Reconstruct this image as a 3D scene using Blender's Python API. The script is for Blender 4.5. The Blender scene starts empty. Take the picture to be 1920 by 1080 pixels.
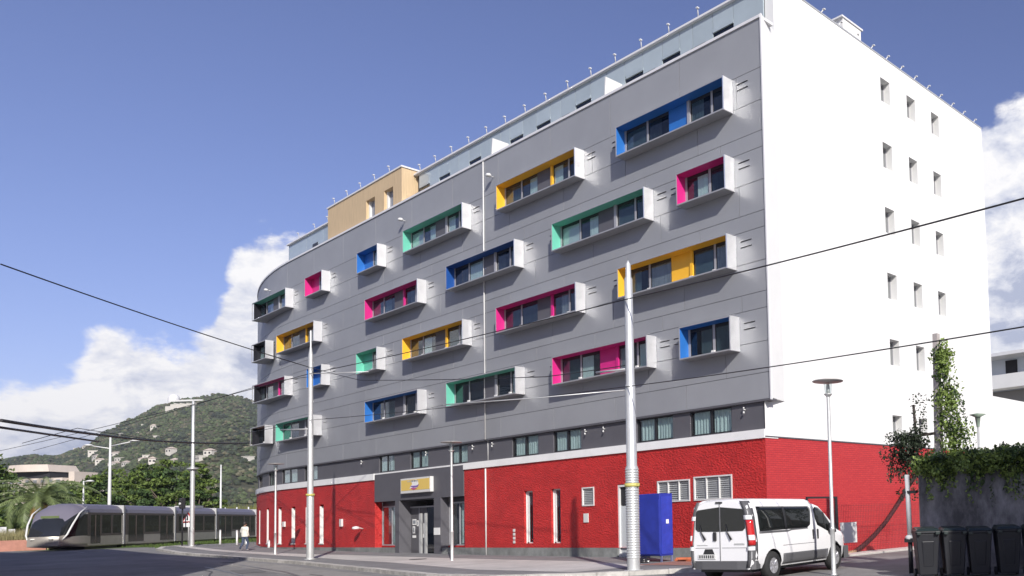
import bpy, bmesh, math, random
from mathutils import Vector, Matrix, noise
R_ = math.radians
sc = bpy.context.scene
C = sc.collection

# ------------------------------------------------------------------ camera
cd = bpy.data.cameras.new('camera')
cam = bpy.data.objects.new('camera', cd); C.objects.link(cam)
cd.sensor_width = 36.0; cd.lens = 29.45
cd.shift_x = -0.32406; cd.shift_y = 0.1705
cd.clip_start = 0.1; cd.clip_end = 9000
M3 = Matrix(((0.79457, 0.06057, 0.60414), (0.60629, -0.02512, -0.79485), (-0.03297, 0.99785, -0.05668)))
sc.camera = cam

# ------------------------------------------------------------------ light
TS = Vector((2.0, -1.0, 1.32)).normalized()          # towards the sun
SUN_EL = math.asin(TS.z); SUN_ROT = math.atan2(TS.x, TS.y)
sl = bpy.data.lights.new('sun', 'SUN'); sl.energy = 4.6; sl.angle = R_(0.53); sl.color = (1.0, 0.955, 0.89)
so = bpy.data.objects.new('sun', sl); C.objects.link(so)
so.rotation_euler = TS.to_track_quat('Z', 'Y').to_euler(); so.location = (30, -30, 60)
sc.view_settings.view_transform = 'Standard'; sc.view_settings.look = 'None'
sc.view_settings.gamma = 1.0; sc.view_settings.use_curve_mapping = False
sc.view_settings.exposure = 0.25

w = bpy.data.worlds.new('World'); sc.world = w; w.use_nodes = True
nt = w.node_tree; N = nt.nodes; L = nt.links
for n in list(N): N.remove(n)
def nd(tree, typ, **kw):
    n = tree.nodes.new(typ)
    for k, v in kw.items():
        if k[0] == 'i' and k[1:].isdigit(): n.inputs[int(k[1:])].default_value = v
        else: setattr(n, k, v)
    return n
def math_(tree, op, a, b=None, c=None, clamp=False):
    n = tree.nodes.new('ShaderNodeMath'); n.operation = op; n.use_clamp = clamp
    for i, x in enumerate((a, b, c)):
        if x is None: continue
        if isinstance(x, (int, float)): n.inputs[i].default_value = x
        else: tree.links.new(x, n.inputs[i])
    return n.outputs[0]
sky = nd(nt, 'ShaderNodeTexSky', sky_type='NISHITA'); sky.sun_disc = False
sky.sun_elevation = SUN_EL; sky.sun_rotation = SUN_ROT
sky.altitude = 50; sky.air_density = 1.0; sky.dust_density = 0.6; sky.ozone_density = 2.4
bg1 = nd(nt, 'ShaderNodeBackground'); bg1.inputs[1].default_value = 0.098
tint = nd(nt, 'ShaderNodeMix', data_type='RGBA', blend_type='MULTIPLY'); tint.inputs[0].default_value = 1.0
tint.inputs[7].default_value = (1.03, 0.89, 1.14, 1)
L.new(sky.outputs[0], tint.inputs[6]); L.new(tint.outputs[2], bg1.inputs[0])
tc = nd(nt, 'ShaderNodeTexCoord')
sep = nd(nt, 'ShaderNodeSeparateXYZ'); L.new(tc.outputs['Generated'], sep.inputs[0])
az = math_(nt, 'ARCTAN2', sep.outputs[1], math_(nt, 'MULTIPLY', sep.outputs[0], -1.0))     # 0 = towards -X, grows towards +Y
azn = math_(nt, 'MULTIPLY_ADD', az, 1 / (2 * math.pi), 0.5)
el = math_(nt, 'ARCSINE', sep.outputs[2])
ramp = nd(nt, 'ShaderNodeFloatCurve'); L.new(azn, ramp.inputs[1])
cv = ramp.mapping.curves[0]
# cloud top elevation (deg/40) against direction
pts = [(0.0, .34), (0.2, .40), (0.35, .30), (0.46, .30), (0.5, .21), (0.5205, .20), (0.5258, .205), (0.5285, .235), (0.5313, .26), (0.5373, .262), (0.5404, .285),
       (0.5436, .315), (0.5461, .40), (0.549, .415), (0.5531, .425), (0.565, .38), (0.62, .24), (0.655, .32), (0.672, .59), (0.69, .66), (0.74, .6), (0.82, .42), (1.0, .34)]
while len(cv.points) < len(pts): cv.points.new(0.5, 0.5)
for p, q in zip(cv.points, pts): p.location = q; p.handle_type = 'AUTO'
ramp.mapping.update()
top = math_(nt, 'MULTIPLY', ramp.outputs[0], R_(40))
mp = nd(nt, 'ShaderNodeMapping'); mp.inputs[3].default_value = (1, 1, 1.7); L.new(tc.outputs['Generated'], mp.inputs[0])
def noise_n(scale, det, rough, src, dist=0.0):
    n = nd(nt, 'ShaderNodeTexNoise'); n.inputs['Scale'].default_value = scale; n.inputs['Detail'].default_value = det
    n.inputs['Roughness'].default_value = rough; n.inputs['Distortion'].default_value = dist
    L.new(src, n.inputs['Vector']); return n.outputs[0]
n1 = noise_n(9, 9, 0.56, mp.outputs[0], .25)
n2 = noise_n(30, 6, 0.62, mp.outputs[0], .2)
d = math_(nt, 'SUBTRACT', top, el)                       # >0 inside the cloud bank
dn = math_(nt, 'MULTIPLY_ADD', d, 24.0, -0.1)
dn = math_(nt, 'MINIMUM', dn, 1.15)
bil = math_(nt, 'ADD', math_(nt, 'MULTIPLY_ADD', n1, 3.6, -1.8), math_(nt, 'MULTIPLY_ADD', n2, 0.9, -0.45))
dens = math_(nt, 'ADD', dn, bil)
mask = nd(nt, 'ShaderNodeMapRange', interpolation_type='SMOOTHSTEP'); L.new(dens, mask.inputs[0])
mask.inputs[1].default_value = -0.02; mask.inputs[2].default_value = 0.50
low = nd(nt, 'ShaderNodeMapRange', interpolation_type='SMOOTHSTEP'); L.new(el, low.inputs[0])
low.inputs[1].default_value = -0.05; low.inputs[2].default_value = 0.02
# cloud body: bright billows, bluish grey undersides
mp2 = nd(nt, 'ShaderNodeMapping'); mp2.inputs[1].default_value = (0.035, -0.02, 0.03); mp2.inputs[3].default_value = (1, 1, 1.7); L.new(tc.outputs['Generated'], mp2.inputs[0])
n3 = noise_n(9, 9, 0.56, mp2.outputs[0], .25)
n4 = noise_n(26, 8, 0.6, mp2.outputs[0], .3)
edge = math_(nt, 'SUBTRACT', n3, n1)
sh = math_(nt, 'MULTIPLY_ADD', edge, -2.2, 0.62)
sh = math_(nt, 'ADD', sh, math_(nt, 'MULTIPLY_ADD', n4, 1.9, -0.97))
thick = nd(nt, 'ShaderNodeMapRange'); L.new(d, thick.inputs[0]); thick.inputs[1].default_value = 0.0; thick.inputs[2].default_value = 0.2; thick.inputs[3].default_value = 0.22; thick.inputs[4].default_value = -0.20
sh = math_(nt, 'ADD', sh, thick.outputs[0], clamp=True)
cr = nd(nt, 'ShaderNodeValToRGB'); L.new(sh, cr.inputs[0])
e = cr.color_ramp.elements; e[0].position = 0.12; e[0].color = (.42, .46, .60, 1); e[1].position = 0.85; e[1].color = (.90, .89, .90, 1)
m_ = e.new(0.45); m_.color = (.66, .68, .77, 1)
bg2 = nd(nt, 'ShaderNodeBackground'); bg2.inputs[1].default_value = 0.98; L.new(cr.outputs[0], bg2.inputs[0])
mx = nd(nt, 'ShaderNodeMixShader'); L.new(math_(nt, 'MULTIPLY', mask.outputs[0], low.outputs[0]), mx.inputs[0])
L.new(bg1.outputs[0], mx.inputs[1]); L.new(bg2.outputs[0], mx.inputs[2])
wo = nd(nt, 'ShaderNodeOutputWorld'); L.new(mx.outputs[0], wo.inputs[0])
cam.matrix_world = Matrix.Translation((0, 0, 1.65)) @ M3.to_4x4()

rnd = random.Random(7)

# ------------------------------------------------------------------ materials
MATS = {}
def mat(name, col=(.5, .5, .5), rough=.6, metal=0.0, var=0.0, vs=4.0, bump=0.0, bs=30.0, spec=.5, stretch=(1, 1, 1), island=0.0, bdist=.02, stain=0.0, stain_s=.6, coat=0.0, world=True, trans=0.0, orand=0.0):
    if name in MATS: return MATS[name]
    m = bpy.data.materials.new(name); m.use_nodes = True; t = m.node_tree
    p = t.nodes['Principled BSDF']
    p.inputs['Base Color'].default_value = (*col, 1); p.inputs['Roughness'].default_value = rough
    p.inputs['Metallic'].default_value = metal; p.inputs['Specular IOR Level'].default_value = spec
    if coat: p.inputs['Coat Weight'].default_value = coat; p.inputs['Coat Roughness'].default_value = .05
    g = t.nodes.new('ShaderNodeTexCoord'); mpp = t.nodes.new('ShaderNodeMapping'); mpp.inputs[3].default_value = stretch
    t.links.new(g.outputs['Object'], mpp.inputs[0])
    csock = None
    def mulcol(prev, fac_sock, lo, hi):
        r = t.nodes.new('ShaderNodeMapRange'); t.links.new(fac_sock, r.inputs[0]); r.inputs[3].default_value = lo; r.inputs[4].default_value = hi
        mm = t.nodes.new('ShaderNodeVectorMath'); mm.operation = 'SCALE'
        if prev is None: mm.inputs[0].default_value = col
        else: t.links.new(prev, mm.inputs[0])
        t.links.new(r.outputs[0], mm.inputs['Scale']); return mm.outputs[0]
    if var:
        n = t.nodes.new('ShaderNodeTexNoise'); n.inputs['Scale'].default_value = vs; n.inputs['Detail'].default_value = 6; n.inputs['Roughness'].default_value = .6
        t.links.new(mpp.outputs[0], n.inputs['Vector'])
        r0 = t.nodes.new('ShaderNodeMapRange'); t.links.new(n.outputs[0], r0.inputs[0]); r0.inputs[1].default_value = .3; r0.inputs[2].default_value = .7
        csock = mulcol(csock, r0.outputs[0], 1 - var, 1 + var)
    if stain:
        n = t.nodes.new('ShaderNodeTexNoise'); n.inputs['Scale'].default_value = stain_s; n.inputs['Detail'].default_value = 8; n.inputs['Roughness'].default_value = .68
        t.links.new(mpp.outputs[0], n.inputs['Vector'])
        r0 = t.nodes.new('ShaderNodeMapRange'); t.links.new(n.outputs[0], r0.inputs[0]); r0.inputs[1].default_value = .38; r0.inputs[2].default_value = .62
        csock = mulcol(csock, r0.outputs[0], 1 - stain, 1.0)
    if island:
        gi = t.nodes.new('ShaderNodeNewGeometry'); csock = mulcol(csock, gi.outputs['Random Per Island'], 1 - island, 1 + island)
    if orand:
        oi = t.nodes.new('ShaderNodeObjectInfo'); csock = mulcol(csock, oi.outputs['Random'], 1 - orand, 1 + orand)
    if csock is not None: t.links.new(csock, p.inputs['Base Color'])
    if bump:
        n = t.nodes.new('ShaderNodeTexNoise'); n.inputs['Scale'].default_value = bs; n.inputs['Detail'].default_value = 4
        t.links.new(mpp.outputs[0], n.inputs['Vector'])
        b = t.nodes.new('ShaderNodeBump'); b.inputs['Strength'].default_value = bump; b.inputs['Distance'].default_value = bdist
        t.links.new(n.outputs[0], b.inputs['Height']); t.links.new(b.outputs[0], p.inputs['Normal'])
    if trans:
        tr = t.nodes.new('ShaderNodeBsdfTranslucent'); 
        if csock is not None: t.links.new(csock, tr.inputs[0])
        else: tr.inputs[0].default_value = (*col, 1)
        mm = t.nodes.new('ShaderNodeMixShader'); mm.inputs[0].default_value = trans
        t.links.new(p.outputs[0], mm.inputs[1]); t.links.new(tr.outputs[0], mm.inputs[2])
        t.links.new(mm.outputs[0], t.nodes['Material Output'].inputs[0])
    MATS[name] = m; return m
def glass(name, tintc=(.45, .5, .5), k=.12):
    if name in MATS: return MATS[name]
    m = bpy.data.materials.new(name); m.use_nodes = True; t = m.node_tree; t.nodes.clear()
    tr = t.nodes.new('ShaderNodeBsdfTransparent'); tr.inputs[0].default_value = (*tintc, 1)
    gl = t.nodes.new('ShaderNodeBsdfGlossy'); gl.inputs['Roughness'].default_value = .02
    lw = t.nodes.new('ShaderNodeLayerWeight'); lw.inputs[0].default_value = .5
    pw5 = t.nodes.new('ShaderNodeMath'); pw5.operation = 'POWER'; t.links.new(lw.outputs['Facing'], pw5.inputs[0]); pw5.inputs[1].default_value = 4.0
    a = t.nodes.new('ShaderNodeMath'); a.operation = 'MULTIPLY_ADD'; a.inputs[1].default_value = .9; a.inputs[2].default_value = .04 + k
    t.links.new(pw5.outputs[0], a.inputs[0])
    mm = t.nodes.new('ShaderNodeMixShader'); t.links.new(a.outputs[0], mm.inputs[0])
    t.links.new(tr.outputs[0], mm.inputs[1]); t.links.new(gl.outputs[0], mm.inputs[2])
    o = t.nodes.new('ShaderNodeOutputMaterial'); t.links.new(mm.outputs[0], o.inputs[0])
    MATS[name] = m; return m

m_grey = mat('grey_cladding', (.29, .298, .315), .5, .0, var=.03, vs=.9, bump=.05, bs=60, spec=.45, orand=.035, stain=.06, stain_s=.35)
m_back = mat('joint_backing', (.06, .06, .065), .8)
m_white = mat('white_render', (.77, .77, .745), .8, var=.02, vs=1.5, bump=.12, bs=40, bdist=.01, stain=.03, stain_s=.5)
m_trim = mat('white_trim', (.70, .70, .70), .5, var=.03, vs=3)
m_side = mat('white_metal_side', (.97, .97, .96), .30, .78, var=.03, vs=3)
m_shell = mat('grey_metal_shell', (.38, .38, .39), .4, .25, var=.05, vs=3)
m_dark = mat('anthracite_panel', (.10, .098, .11), .55, var=.06, vs=2)
m_black = mat('black_metal', (.022, .022, .025), .4)
m_red = mat('red_plaster', (.55, .032, .030), .55, var=.10, vs=2.5, bump=.9, bs=10, bdist=.075, stretch=(1, 1, 1.6), spec=.35, stain=.18, stain_s=.9)
m_base = mat('grey_stone_base', (.24, .25, .24), .8, var=.12, vs=5, bump=.2, bs=50, orand=.1, stain=.3, stain_s=1.2)
m_wood = mat('pale_wood_cladding', (.56, .42, .25), .7, var=.12, vs=3, stretch=(6, 6, .35))
m_attic = mat('attic_panel', (.36, .42, .45), .12, .0, var=.05, vs=1.2, spec=.8, orand=.06)
m_alu = mat('galvanised_steel', (.56, .57, .56), .42, .45, var=.07, vs=6, bump=.05, bs=40)
m_chrome = mat('white_paint', (.66, .66, .64), .45)
m_curt = mat('curtain_cloth', (.68, .78, .76), .85, var=.12, vs=6, stretch=(5, 5, .3))
m_curtd = mat('dark_curtain', (.26, .27, .30), .85, var=.3, vs=6, stretch=(5, 5, .3))
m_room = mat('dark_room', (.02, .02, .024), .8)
m_frame = mat('window_frame_grey', (.38, .38, .40), .45, .2)
g_win = glass('window_glass', (.84, .88, .88), .02)
g_dark = glass('tinted_glass', (.50, .55, .58), .02)
LIN = dict(blue=(.025, .15, .47), navy=(.012, .07, .28), yellow=(.86, .46, .035), magenta=(.58, .022, .20), teal=(.14, .50, .37), black=(.05, .05, .06), brown=(.30, .13, .05))
LM = {k: mat('lining_' + k, v, .42, var=.04, vs=3, spec=.4) for k, v in LIN.items()}

# red side wall: narrow brick courses as fine relief, too small to pick apart
def brickmat():
    m = bpy.data.materials.new('red_brick_courses'); m.use_nodes = True; t = m.node_tree; p = t.nodes['Principled BSDF']
    g = t.nodes.new('ShaderNodeTexCoord'); s = t.nodes.new('ShaderNodeSeparateXYZ'); t.links.new(g.outputs['Object'], s.inputs[0])
    cmb = t.nodes.new('ShaderNodeCombineXYZ'); t.links.new(s.outputs[1], cmb.inputs[0]); t.links.new(s.outputs[2], cmb.inputs[1])
    b = t.nodes.new('ShaderNodeTexBrick'); t.links.new(cmb.outputs[0], b.inputs[0]); b.inputs['Scale'].default_value = 1.0
    b.inputs['Color1'].default_value = (.50, .038, .038, 1); b.inputs['Color2'].default_value = (.44, .030, .033, 1); b.inputs['Mortar'].default_value = (.33, .02, .03, 1)
    b.inputs['Brick Width'].default_value = .22; b.inputs['Row Height'].default_value = .075; b.inputs['Mortar Size'].default_value = .008; b.inputs['Mortar Smooth'].default_value = .3
    t.links.new(b.outputs[0], p.inputs['Base Color']); p.inputs['Roughness'].default_value = .6
    n = t.nodes.new('ShaderNodeTexNoise'); n.inputs['Scale'].default_value = 14; n.inputs['Detail'].default_value = 5; t.links.new(g.outputs['Object'], n.inputs['Vector'])
    ad = t.nodes.new('ShaderNodeMath'); ad.operation = 'MULTIPLY_ADD'; t.links.new(b.outputs['Fac'], ad.inputs[0]); ad.inputs[1].default_value = -.6; t.links.new(n.outputs[0], ad.inputs[2])
    bu = t.nodes.new('ShaderNodeBump'); bu.inputs['Strength'].default_value = .6; bu.inputs['Distance'].default_value = .02
    t.links.new(ad.outputs[0], bu.inputs['Height']); t.links.new(bu.outputs[0], p.inputs['Normal'])
    return m
m_brick = brickmat()

sc.cycles.blur_glossy = 0.0; sc.cycles.sample_clamp_indirect = 80.0
# ------------------------------------------------------------------ mesh helper
def wloc(o):
    v = Vector((0, 0, 0))
    while o is not None: v += o.location; o = o.parent
    return v
def props(o, label=None, cat=None, group=None, kind=None):
    if label: o['label'] = label
    if cat: o['category'] = cat
    if group: o['group'] = group
    if kind: o['kind'] = kind
    return o
def empty(name, loc, label, cat, group=None, rz=0):
    o = bpy.data.objects.new(name, None); C.objects.link(o); o.location = loc; o.rotation_euler = (0, 0, rz)
    return props(o, label, cat, group)
class MB:
    def __init__(s): s.v = []; s.f = []; s.m = []; s.mi = 0; s.smooth = False; s.sm = []
    def add(s, vs, fs):
        o = len(s.v); s.v += [tuple(x) for x in vs]
        for f in fs: s.f.append([o + i for i in f]); s.m.append(s.mi); s.sm.append(s.smooth)
        return s
    def box(s, x0, x1, y0, y1, z0, z1):
        if x0 > x1: x0, x1 = x1, x0
        if y0 > y1: y0, y1 = y1, y0
        return s.add([(x0, y0, z0), (x1, y0, z0), (x1, y1, z0), (x0, y1, z0), (x0, y0, z1), (x1, y0, z1), (x1, y1, z1), (x0, y1, z1)],
                     [(3, 2, 1, 0), (4, 5, 6, 7), (0, 1, 5, 4), (1, 2, 6, 5), (2, 3, 7, 6), (3, 0, 4, 7)])
    def prism(s, poly, z0, z1, taper=1.0):
        n = len(poly); cx = sum(p[0] for p in poly) / n; cy = sum(p[1] for p in poly) / n
        vs = [(p[0], p[1], z0) for p in poly] + [(cx + (p[0] - cx) * taper, cy + (p[1] - cy) * taper, z1) for p in poly]
        fs = [tuple(range(n))[::-1], tuple(range(n, 2 * n))] + [(i, (i + 1) % n, n + (i + 1) % n, n + i) for i in range(n)]
        return s.add(vs, fs)
    def hull8(s, a, b):        # two quads of four points each
        return s.add(list(a) + list(b), [(3, 2, 1, 0), (4, 5, 6, 7), (0, 1, 5, 4), (1, 2, 6, 5), (2, 3, 7, 6), (3, 0, 4, 7)])
    def tube(s, pts, rad, n=8, caps=True):
        pts = [Vector(p) for p in pts]; rr = rad if isinstance(rad, (list, tuple)) else [rad] * len(pts)
        sm = s.smooth; s.smooth = True
        vs = []; up0 = None
        for i, p in enumerate(pts):
            t = (pts[min(i + 1, len(pts) - 1)] - pts[max(i - 1, 0)])
            if t.length < 1e-9: t = Vector((0, 0, 1))
            t.normalize()
            if up0 is None: up0 = t.orthogonal().normalized()
            a = (up0 - t * up0.dot(t)); a = a.normalized() if a.length > 1e-6 else t.orthogonal().normalized(); up0 = a
            b = t.cross(a)
            for k in range(n):
                an = 2 * math.pi * k / n; vs.append(p + (a * math.cos(an) + b * math.sin(an)) * rr[i])
        fs = []
        for i in range(len(pts) - 1):
            for k in range(n): fs.append((i * n + k, i * n + (k + 1) % n, (i + 1) * n + (k + 1) % n, (i + 1) * n + k))
        s.add(vs, fs); s.smooth = False
        o = len(s.v) - len(vs)
        if caps:
            s.f.append([o + k for k in range(n)][::-1]); s.f.append([o + (len(pts) - 1) * n + k for k in range(n)]); s.m += [s.mi] * 2; s.sm += [False] * 2
        s.smooth = sm; return s
    def lathe(s, prof, x=0, y=0, n=16, ang=0):   # prof: (r,z)
        vs = []; sm = s.smooth; s.smooth = True
        for r, z in prof:
            for k in range(n): vs.append((x + max(r, 1e-4) * math.cos(ang + 2 * math.pi * k / n), y + max(r, 1e-4) * math.sin(ang + 2 * math.pi * k / n), z))
        fs = [(i * n + k, i * n + (k + 1) % n, (i + 1) * n + (k + 1) % n, (i + 1) * n + k) for i in range(len(prof) - 1) for k in range(n)]
        s.add(vs, fs); s.smooth = sm; return s
    def mesh(s, name, mats, off=Vector((0, 0, 0))):
        me = bpy.data.meshes.new(name); me.from_pydata([(x - off[0], y - off[1], z - off[2]) for x, y, z in s.v], [], s.f)
        mats = mats if isinstance(mats, (list, tuple)) else [mats]
        for m in mats: me.materials.append(m)
        me.polygons.foreach_set('material_index', s.m); me.polygons.foreach_set('use_smooth', s.sm)
        me.update(); return me
    def build(s, name, mats, parent=None, world=True, **pr):
        off = wloc(parent) if (parent is not None and world) else Vector((0, 0, 0))
        o = bpy.data.objects.new(name, s.mesh(name, mats, off)); C.objects.link(o)
        if parent is not None: o.parent = parent
        return props(o, **pr)
    def thing(s, name, mats, base, label, cat, group=None, kind=None):   # one mesh that is a thing, origin at base
        base = Vector(base); o = bpy.data.objects.new(name, s.mesh(name, mats, base)); C.objects.link(o); o.location = base
        return props(o, label, cat, group, kind)
def bevel(o, wd=.01, seg=2):
    m = o.modifiers.new('bevel', 'BEVEL'); m.width = wd; m.segments = seg; m.limit_method = 'ANGLE'; m.angle_limit = R_(40)
    return o
def copy_tree(o, parent=None):
    c = o.copy(); C.objects.link(c); c.parent = parent
    for ch in list(o.children): copy_tree(ch, c)
    return c

# ------------------------------------------------------------------ ground
def g(x):
    t = -x - 27
    if t <= 0: return 0.0
    if t < 37: return .00024 * t * t
    if t < 49: return .3286 + .02625 * (t - 37)
    return .6436
def P3(x, y, h=0.0): return (x, y, g(x) + h)

m_soil = mat('dry_ground', (.20, .17, .12), .95, var=.3, vs=.3, bump=.3, bs=4)
m_road = mat('asphalt', (.24, .232, .225), .85, var=.12, vs=2.0, bump=.35, bs=120, bdist=.006, stain=.30, stain_s=.22)
m_pave = mat('pale_paving', (.54, .51, .48), .85, var=.07, vs=3, bump=.2, bs=60, stain=.22, stain_s=.5)
m_paved = mat('dark_paving', (.22, .215, .215), .85, var=.08, vs=3, bump=.2, bs=60, stain=.2, stain_s=.6)
m_kerb = mat('pale_kerb', (.50, .48, .44), .8, var=.15, vs=4, orand=.14, stain=.2, stain_s=2)
m_rail = mat('rail_steel', (.20, .19, .18), .4, .7)
m_grassm = mat('grass_blades', (.075, .12, .025), .8, island=.45, trans=.25)
m_turf = mat('turf', (.07, .10, .03), .95, var=.3, vs=2)

xs = [-3000, -1500, -600, -300, -150, -100] + [-100 + i * 2.0 for i in range(1, 50)] + [10, 40, 100, 400, 1500, 3000]
xs = sorted(set(xs)); ys = [-3000, -800, -200, -60, -20, 0, 8, 14, 18, 22, 30, 60, 120, 300, 800, 3000]
def sheet(name, mt, poly_fn, h, x0, x1, step=1.0):
    """strip between y=lo(x) and y=hi(x), following the ground"""
    b = MB(); n = max(2, int(abs(x1 - x0) / step)); vs = []; 
    for i in range(n + 1):
        x = x0 + (x1 - x0) * i / n; lo, hi = poly_fn(x)
        for k in range(5): vs.append((x, lo + (hi - lo) * k / 4, g(x) + h))
    fs = [(i * 5 + k, (i + 1) * 5 + k, (i + 1) * 5 + k + 1, i * 5 + k + 1) for i in range(n) for k in range(4)]
    b.add(vs, fs); return b.build(name, mt, kind='structure')
b = MB(); vs = [(x, y, g(x) - .02) for x in xs for y in ys]; ny = len(ys)
b.add(vs, [(i * ny + k, (i + 1) * ny + k, (i + 1) * ny + k + 1, i * ny + k + 1) for i in range(len(xs) - 1) for k in range(ny - 1)])
b.build('ground', m_soil, kind='structure')

# kerb line of the pavement in front of the building (road edge), x -> y
KP = [(-74.5, 19.2), (-73.0, 17.6), (-70.0, 16.6), (-62, 15.9), (-52, 15.55), (-41.6, 14.9), (-31.2, 13.5), (-25.6, 12.6), (-22.6, 12.9), (-20.6, 14.0), (-19.3, 15.2), (-18.0, 17.0), (-17.6, 19.0), (-17.5, 22)]
def kerb_y(x):
    P = KP
    if x <= P[0][0]: return P[0][1]
    for (a, b_), (c, d_) in zip(P, P[1:]):
        if a <= x <= c: return b_ + (d_ - b_) * (x - a) / (c - a)
    return P[-1][1]
# road fills from far south to past the kerb
sheet('road', m_road, lambda x: (-40, 24.0 if x < -72 else (60 if x > -19.0 else 21.5)), 0.0, -135, 12, 1.0)
PT = 0.12
sheet('pavement', m_paved, lambda x: (kerb_y(x) + .28, 23.5 if x < -66 else 20.9), PT, -74, -17.7, .6)
# pale paved bands
def band(name, pts, h, mt):
    b = MB()
    for (xa, a0, a1), (xb, b0, b1) in zip(pts, pts[1:]):
        n = max(1, int(abs(xb - xa) / 1.5))
        for i in range(n):
            t0, t1 = i / n, (i + 1) / n
            X0 = xa + (xb - xa) * t0; X1 = xa + (xb - xa) * t1
            l0 = a0 + (b0 - a0) * t0; l1 = a0 + (b0 - a0) * t1; h0 = a1 + (b1 - a1) * t0; h1 = a1 + (b1 - a1) * t1
            b.add([(X0, l0, g(X0) + h), (X1, l1, g(X1) + h), (X1, h1, g(X1) + h), (X0, h0, g(X0) + h)], [(0, 1, 2, 3)])
    return b.build(name, mt, kind='structure')
band('paving_band', [(-73, 18.3, 18.9), (-62, 17.6, 18.3), (-50, 17.1, 18.3), (-46, 16.9, 18.7), (-34.8, 15.9, 18.6), (-26, 14.4, 18.4), (-21, 14.6, 17.2)], PT + .004, m_pave)
m_pave2 = mat('light_road_strip', (.30, .285, .265), .85, var=.1, vs=2.5, bump=.2, bs=80, stain=.25, stain_s=.4)
band('road_strip', [(-100, 19.4, 23.8), (-74.6, 18.6, 20.2)], .004, m_pave2)
band('road_strip', [(-60, 13.8, 15.0), (-52, 13.6, 15.0), (-41.6, 12.9, 14.4), (-31.2, 11.4, 13.0), (-26, 9.8, 11.9), (-20, 8, 11)], .004, m_pave2)
# kerb stones
kerb = MB()
L_pts = []
for (a, b_), (c, d_) in zip(KP, KP[1:]):
    n = max(1, round(math.hypot(c - a, d_ - b_) / 1.0))
    for i in range(n): L_pts.append((a + (c - a) * i / n, b_ + (d_ - b_) * i / n))
L_pts.append(KP[-1])
kroot = empty('kerb', (-45, 15, 0), 'pale concrete kerb curving round the edge of the hotel pavement', 'kerb')
for (a, b_), (c, d_) in zip(L_pts, L_pts[1:]):
    dx, dy = c - a, d_ - b_; l = math.hypot(dx, dy); nx, ny_ = -dy / l * .3, dx / l * .3; ux, uy = dx / l * .006, dy / l * .006
    q = MB(); j = rnd.uniform(-.004, .004)
    q.hull8([(a + ux, b_ + uy, g(a) - .05), (c - ux, d_ - uy, g(c) - .05), (c - ux + nx, d_ - uy + ny_, g(c) - .05), (a + ux + nx, b_ + uy + ny_, g(a) - .05)],
            [(a + ux, b_ + uy, g(a) + PT + .01 + j), (c - ux, d_ - uy, g(c) + PT + .01 + j), (c - ux + nx, d_ - uy + ny_, g(c) + PT + .01 + j), (a + ux + nx, b_ + uy + ny_, g(a) + PT + .01 + j)])
    q.build('kerb_stone', m_kerb, kroot)
m_patch = mat('fresh_asphalt', (.15, .147, .145), .85, var=.15, vs=4, bump=.3, bs=100); m_oil = mat('tar_seam', (.07, .068, .066), .6)
for x, y, w_, d_, rz_ in ((-30.5, 9.6, 2.6, 1.1, -.3), (-38.5, 12.0, 3.2, .9, -.22), (-17.4, 12.6, 1.8, 1.3, .4), (-13.2, 12.9, 2.4, .8, .1), (-16.5, 20.2, 1.2, 2.4, 0)):
    q = MB(); c_, s_ = math.cos(rz_), math.sin(rz_)
    P = [(x + c_ * px - s_ * py, y + s_ * px + c_ * py) for px, py in ((-w_ / 2, -d_ / 2), (w_ / 2, -d_ / 2 + .08), (w_ / 2 - .1, d_ / 2), (-w_ / 2 + .05, d_ / 2))]
    q.add([(px, py, g(px) + .012) for px, py in P], [(0, 1, 2, 3)]); q.build('road_patch', m_patch, kind='structure')
for pts_ in (((-46, 11.8), (-40, 11.3), (-34, 9.4), (-29, 8.2)), ((-33, 12.2), (-28, 11.2), (-24, 9.2)), ((-15.5, 13.2), (-13.5, 14.1), (-11.8, 13.8)), ((-12.8, 19.5), (-13.4, 17.6), (-12.6, 15.8))):
    q = MB(); P = []
    for (xa, ya), (xb, yb) in zip(pts_, pts_[1:]):
        for i in range(7): P.append((xa + (xb - xa) * i / 7 + rnd.uniform(-.05, .05), ya + (yb - ya) * i / 7 + rnd.uniform(-.05, .05)))
    for (xa, ya), (xb, yb) in zip(P, P[1:]): q.add([(xa, ya - .025, g(xa) + .016), (xb, yb - .025, g(xb) + .016), (xb, yb + .025, g(xb) + .016), (xa, ya + .025, g(xa) + .016)], [(0, 1, 2, 3)])
    q.build('tar_seam', m_oil, kind='structure')
m_iron = mat('cast_iron', (.09, .085, .08), .6, .5, bump=.6, bs=40)
for x, y, h, lab in ((-27.5, 13.2, .0, 'round iron manhole cover in the road nearest the thick mast'), (-36.5, 17.6, PT + .004, 'round iron manhole cover in the pale paving near the entrance'), (-48.2, 14.2, .0, 'round iron manhole cover in the road beside the slim mast')):
    q = MB(); q.lathe([(0, .012), (.30, .012), (.31, .014), (.34, .014), (.35, .002)], 0, 0, 20); o = q.build('manhole_cover', m_iron); o.location = (x, y, g(x) + h); props(o, lab, 'manhole cover')
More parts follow.
